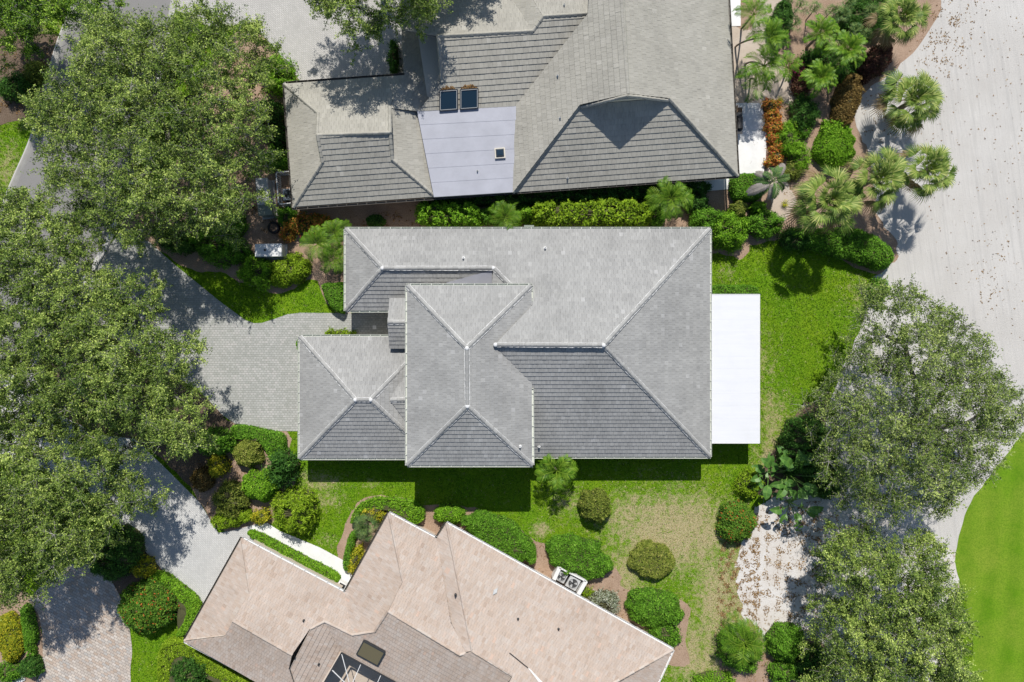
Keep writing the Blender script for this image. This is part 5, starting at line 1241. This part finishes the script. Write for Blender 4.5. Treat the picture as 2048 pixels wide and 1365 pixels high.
br = [[proto(('brom', j), L['yellow'], lambda j=j: fan_frond(j, .42, .05, .6, .3, 13, 3.0, .3, .5)) for j in range(2)]]
palm('bromeliad', 'yellow striped rosette plant at the head of the orange row', 'plant', 1561, 200, .3, br, 3, 3, .08)
palm('bromeliad', 'yellow striped rosette plant on the gravel by the fan palms', 'plant', 1570, 408, .25, br, 3, 5, .08)
# ------------------------------------------------------------------ equipment
def condenser(label, px, py, rz, s=.95, h=.85, mat=None, group=None):
    c = P(px, py, h); root = empty('condenser', (c.x, c.y, 0)); tag(root, label, 'air conditioner', group)
    mb = MB(); mb.box((c.x, c.y, h/2), (s, s, h), rz); body = mb.build('housing', mat or M['grey_metal'], root)
    sl = MB()
    for k in range(7):
        for q in range(4):
            a = rz+q*PI/2; d = Vector((math.cos(a), math.sin(a), 0)); sl.box(Vector((c.x, c.y, .12+k*.1))+d*(s/2+.006), (.012, s*.86, .05), a)
    sl.build('louvre', M['dark_metal'], body)
    rr = s*.40
    MB().lathe((c.x, c.y, h), [(rr*1.12, 0), (rr*1.12, .05), (rr, .055), (rr*.99, .004)], 24).build('fan_ring', mat or M['grey_metal'], root)
    MB().lathe((c.x, c.y, h+.003), [(rr*.985, 0), (rr*.985, .006)], 24).build('fan_well', M['black'], root)
    MB().lathe((c.x, c.y, h+.01), [(rr*.24, 0), (rr*.22, .05)], 12).build('fan_hub', M['dark_metal'], root)
    for k in range(3):
        a = rz+k*2*PI/3+.3; f = MB(); vs = []
        for r_, da, z in ((.22, -.25, .012), (.22, .25, .034), (.92, .45, .034), (.92, -.2, .012)):
            vs.append((c.x+rr*r_*math.cos(a+da), c.y+rr*r_*math.sin(a+da), h+z))
        vs += [(x, y, z-.008) for x, y, z in vs]
        f.add(vs, [(0, 1, 2, 3), (7, 6, 5, 4), (0, 4, 5, 1), (1, 5, 6, 2), (2, 6, 7, 3), (3, 7, 4, 0)]); f.build('fan_blade', M['grey_metal'], root)
    gr = MB()
    for r_ in (.35, .6, .85):
        n = 20
        for k in range(n):
            a, b = 2*PI*k/n, 2*PI*(k+1)/n
            gr.bar((c.x+rr*r_*math.cos(a), c.y+rr*r_*math.sin(a), h+.056), (c.x+rr*r_*math.cos(b), c.y+rr*r_*math.sin(b), h+.056), .008, .006)
    gr.build('grille', M['grey_metal'], root)
condenser('smaller of two condensers in the white enclosure', 1123, 1154, -ta, .80, .8, group='condensers in the enclosure')
condenser('larger of two condensers in the white enclosure', 1146, 1167, -ta, .92, .9, group='condensers in the enclosure')
condenser('condenser half under the eave behind the white rail fence', 577, 389, th, .9, .8, M['white_paint'])
# enclosure walls
en = empty('condenser_enclosure', P(1140, 1160, 0)); tag(en, 'white walled enclosure around two condensers at the tan roof eave', 'enclosure')
for A, B, t in (((1119, 1136), (1172, 1163), .12), ((1119, 1136), (1108, 1160), .30), ((1172, 1163), (1157, 1189), .30)):
    a, b = P(*A, 1.1), P(*B, 1.1); MB().bar(Vector((a.x, a.y, .55)), Vector((b.x, b.y, .55)), t, 1.1).build('wall', M['white_paint'], en)
# white rail fence
fe = empty('rail_fence', P(560, 375, 0)); tag(fe, 'white rail fence around the condenser by the skylight house', 'fence')
fp = [(580, 343), (552, 345), (557, 409), (585, 406)]
for A, B in zip(fp[:-1], fp[1:]):
    a, b = P(*A, 1.1), P(*B, 1.1); n = max(2, int((b-a).length/.17))
    for z in (1.08, .2):
        MB().bar(Vector((a.x, a.y, z)), Vector((b.x, b.y, z)), .07, .05).build('rail', M['white_paint'], fe)
    for k in range(n+1):
        q = a.lerp(b, k/n)
        MB().box((q.x, q.y, .55), (.09, .03, 1.1) if k not in (0, n) else (.1, .1, 1.18), th).build('picket', M['white_paint'], fe)
def cabinet(label, px, py, w, d, h, rz, mat, cat='cabinet', knob=True, slope=0.0):
    c = P(px, py, h); root = empty('utility_cabinet', (c.x, c.y, 0)); tag(root, label, cat)
    MB().box((c.x, c.y, h/2), (w, d, h), rz).build('body', mat, root)
    MB().box((c.x, c.y, h+.035), (w+.07, d+.07, .07), rz, taper=.97).build('lid', mat, root)
    MB().box((c.x, c.y, .05), (w+.25, d+.25, .1), rz).build('base_pad', M['concrete'], root)
    u = Vector((math.cos(rz), math.sin(rz), 0)); v = Vector((-u.y, u.x, 0))
    for s_ in (-1, 1): MB().box(Vector((c.x, c.y, h*.5))+u*(s_*w*.24)-v*(d/2+.012), (w*.44, .02, h*.82), rz).build('door', mat, root)
    if knob: MB().lathe((c.x-w*.12, c.y, h+.07), [(.09, 0), (.09, .05), (.03, .06)], 12).build('cap', M['dark_metal'], root)
cabinet('white generator box with a dark cap in dappled shade', 537, 501, 2.05, .95, 1.1, .02, M['white_paint'], 'generator')
cabinet('tall pale grey utility cabinet beside the white rail fence', 525, 383, .85, 2.0, 1.4, .06, M['grey_metal'], knob=False)
cabinet('dark grey utility cabinet at the end of the pale one', 530, 419, 1.0, .85, 1.1, .12, M['green_metal'], knob=False)
def lathe_thing(name, label, cat, px, py, h, parts):
    c = P(px, py, h); root = empty(name, (c.x, c.y, 0)); tag(root, label, cat)
    for n, prof, m in parts: MB().lathe((c.x, c.y, 0), prof, 18).build(n, m, root)
lathe_thing('planter', 'black ball shaped planter in the mulch near the croton mound', 'planter', 546, 455, .6, [('bowl', [(.22, 0), (.42, .15), (.5, .35), (.46, .55), (.36, .62), (.33, .62), (.3, .5)], M['black']), ('soil', [(.33, .48), (.32, .52)], M['mulch_dark'])])
# grill on the patio
c = P(1479, 246, .9); gr = empty('grill', (c.x, c.y, 0)); tag(gr, 'black barbecue grill on the white patio by the eave', 'grill')
MB().box((c.x, c.y, .45), (.55, 1.0, .7), th).build('cart', M['dark_metal'], gr)
hd = MB(); vs = []
for y in (-.48, .48):
    for k in range(7): a = PI*k/6; vs.append((c.x+.28*math.cos(a), c.y+y, .8+.28*math.sin(a)))
hd.add(vs, [(k, k+1, 8+k, 7+k) for k in range(6)]+[tuple(range(6, -1, -1)), tuple(range(7, 14)), (0, 7, 13, 6)]).build('hood', M['black'], gr)
MB().bar((c.x+.33, c.y-.35, .95), (c.x+.33, c.y+.35, .95), .03, .03).build('handle', M['grey_metal'], gr)
for s_ in (-1, 1): MB().box((c.x, c.y+s_*.68, .8), (.5, .34, .04)).build('side_shelf', M['dark_metal'], gr)
for sx in (-1, 1):
    for sy in (-1, 1): MB().box((c.x+sx*.22, c.y+sy*.42, .075), (.05, .05, .15)).build('leg', M['dark_metal'], gr)
c = P(1478, 222, .5); ch = empty('outdoor_chair', (c.x, c.y, 0)); tag(ch, 'dark outdoor chair beside the black grill', 'chair')
MB().box((c.x, c.y, .42), (.55, .55, .07)).build('seat', M['wood'], ch)
MB().box((c.x-.27, c.y, .70), (.06, .55, .5)).build('backrest', M['wood'], ch)
for sx in (-1, 1):
    for sy in (-1, 1): MB().box((c.x+sx*.23, c.y+sy*.23, .195), (.05, .05, .39)).build('leg', M['dark_metal'], ch)
# small meter box in the corner of the front walk
c = P(684, 1172, .6); bx = empty('meter_box', (c.x, c.y, 0)); tag(bx, 'small white box with a grey grate at the end of the front walk', 'box')
MB().box((c.x, c.y, .3), (.75, .6, .6), -ta).build('body', M['white_paint'], bx); MB().box((c.x, c.y, .607), (.5, .34, .015), -ta).build('grate', M['dark_metal'], bx)
# drain pipe end beside the hedge strip
c = P(33, 1362, .1); tag(MB().box((c.x, c.y, .06), (1.3, .55, .12), .5).build('stone_step', M['patio']), 'white stone step at the edge of the round forecourt', 'step')
# green gutter downspout lid by the north eave
c = P(1058, 458, 2.6); MB().box((c.x, c.y+.2, 2.62), (.75, .12, .1)).build('rain_box', M['green_metal'], house)
# ------------------------------------------------------------------ grass blades and fallen leaves
def region_mask(xy, names):
    m = np.zeros(len(xy), bool)
    for n in names:
        for w in SHEETS.get(n, []): m |= inside(xy, w)
    return m
def grass():
    r = np.random.RandomState(5); n = 1000000
    xy = (r.rand(n, 2)-.5)*[86, 58]
    bad = region_mask(xy, ['mulch_bed', 'sand', 'white_sand', 'shell_path', 'fairway', 'road', 'driveway', 'walkway', 'patio', 'courtyard_floor'])
    for pts in ([(640, 450), (1425, 450), (1425, 905), (620, 905), (620, 680), (690, 640)], [(575, 170), (1470, 0), (1470, 350), (590, 410)], [(484, 1080), (690, 1186), (778, 1030), (1340, 1300), (1280, 1420), (560, 1420), (375, 1285)]): bad |= inside(xy, PX(pts))
    # keep bare spots in the driest turf
    d = dryness(xy); bad |= (d > .35) & (r.rand(n) < .45)
    xy = xy[~bad]; d = d[~bad]; n = len(xy)
    L_ = .08+.08*r.rand(n); dr = unit(np.concatenate([r.randn(n, 2), .55+.5*np.abs(r.randn(n, 1))], 1)); nr = unit(np.cross(dr, r.randn(n, 3)))
    C = np.concatenate([xy, np.full((n, 1), .0)], 1)+dr*(L_*.4)[:, None]
    tint = np.clip(.34+r.randn(n)*.2+np.where(r.rand(n) < d*.9, .5, 0), 0, 1)
    V, F = leaf_tris(C, dr, nr, L_, .034+.03*r.rand(n))
    tag(obj('grass', npmesh('grass', V, F, np.repeat(tint, 3)), L['grass']), 'short grass blades and straw across the lawns', 'grass', kind='stuff')
grass()
def litter(name, label, areas, seed, size=(.12, .08), tint0=.5):
    r = np.random.RandomState(seed); out = []
    for poly, n, clump in areas:
        w = PX(poly); lo, hi = w.min(0), w.max(0); p = lo+r.rand(n*3, 2)*(hi-lo); p = p[inside(p, w)]
        if clump: p = p[Noise(seed+len(out), clump)(p) > r.rand(len(p))*.9-.1]
        out.append(p[:n])
    p = np.concatenate(out); n = len(p)
    nr = unit(np.concatenate([r.randn(n, 2)*.45, np.ones((n, 1))], 1)); dr = unit(np.cross(nr, r.randn(n, 3)))
    C = np.concatenate([p, np.full((n, 1), .035)], 1); sz = .5+r.rand(n)
    V, F = leaf_tris(C, dr, nr, size[0]*sz, size[1]*sz)
    tag(obj(name, npmesh(name, V, F, np.repeat(np.clip(tint0+r.randn(n)*.25, 0, 1), 3)), L['litter']), label, 'leaves', kind='stuff')
litter('fallen_leaves', 'brown fallen leaves scattered over the sand', [
    ([(1850, 0), (2048, 0), (2048, 700), (1900, 560), (1800, 300), (1740, 180)], 420, 0), ([(1870, 0), (1960, 0), (1930, 140), (1850, 120)], 500, 1.2), ([(1840, 60), (1900, 60), (1900, 160), (1830, 160)], 160, .8),
    ([(1480, 1090), (1520, 1020), (1640, 1000), (1660, 1280), (1500, 1240)], 4200, 1.0), ([(1440, 1080), (1520, 1020), (1520, 1260), (1430, 1280)], 3500, .8), ([(1560, 1000), (1760, 1050), (1640, 1110), (1540, 1060)], 1500, .8), ([(1720, 200), (1760, 180), (1790, 300), (1730, 280)], 150, 1), ([(1950, 480), (2020, 480), (1990, 640), (1960, 640)], 160, 1)], 21)
litter('fallen_leaves', 'dry leaf litter over the mulch beds', [
    ([(500, 380), (580, 400), (640, 470), (560, 480), (500, 450)], 700, 1.2), ([(700, 430), (840, 420), (840, 455), (700, 455)], 300, 1), ([(1500, 180), (1600, 200), (1640, 440), (1500, 340)], 900, 1.2),
    ([(380, 880), (575, 870), (560, 1040), (420, 1040)], 700, 1.2), ([(850, 1010), (1080, 1090), (1370, 1210), (1330, 1300), (890, 1060)], 1500, 1.2), ([(0, 90), (110, 90), (50, 230), (0, 230)], 700, 1), ([(330, 100), (560, 100), (560, 430), (350, 440)], 1500, 1.2), ([(1440, 1260), (1640, 1260), (1680, 1365), (1470, 1365)], 600, 1.2)], 22, tint0=.42)
litter('fallen_leaves', 'leaf drift caught behind the twin skylights', [([(882, 174), (914, 172), (914, 180), (882, 181)], 1, 0)], 23)
o_ = bpy.data.objects['fallen_leaves.002']; bpy.data.objects.remove(o_)
for (x0, x1, y) in ((882, 913, 177), (922, 955, 174)):
    mb = MB(); rr_ = random.Random(int(x0)); 
    for k in range(90):
        t = rr_.random(); q = QM.at(x0+(x1-x0)*t, y+5-10*math.sin(math.pi*t)**.6*rr_.random())+QM.n*rr_.uniform(.06, .14)
        a = rr_.uniform(0, 6); d1 = Vector((math.cos(a), math.sin(a), rr_.uniform(-.4, .4)))*.07; d2 = Vector((-math.sin(a), math.cos(a), rr_.uniform(-.4, .4)))*.05
        mb.add([q-d1, q+d2, q+d1, q-d2], [(0, 1, 2, 3)], rr_.random()*.6)
    o = mb.build('fallen_leaves', L['litter']); tag(o, 'brown leaf drift caught behind a roof skylight', 'leaves', 'leaf drifts at the skylights', 'stuff')
print('CAPS', R1.ncap, R2.ncap, R3.ncap, 'OBJ', len(bpy.data.objects), 'TRI', sum(sum(len(p.vertices)-2 for p in m.polygons) if len(m.polygons) < 3000 else len(m.polygons)*(len(m.polygons[0].vertices)-2) for m in bpy.data.meshes))
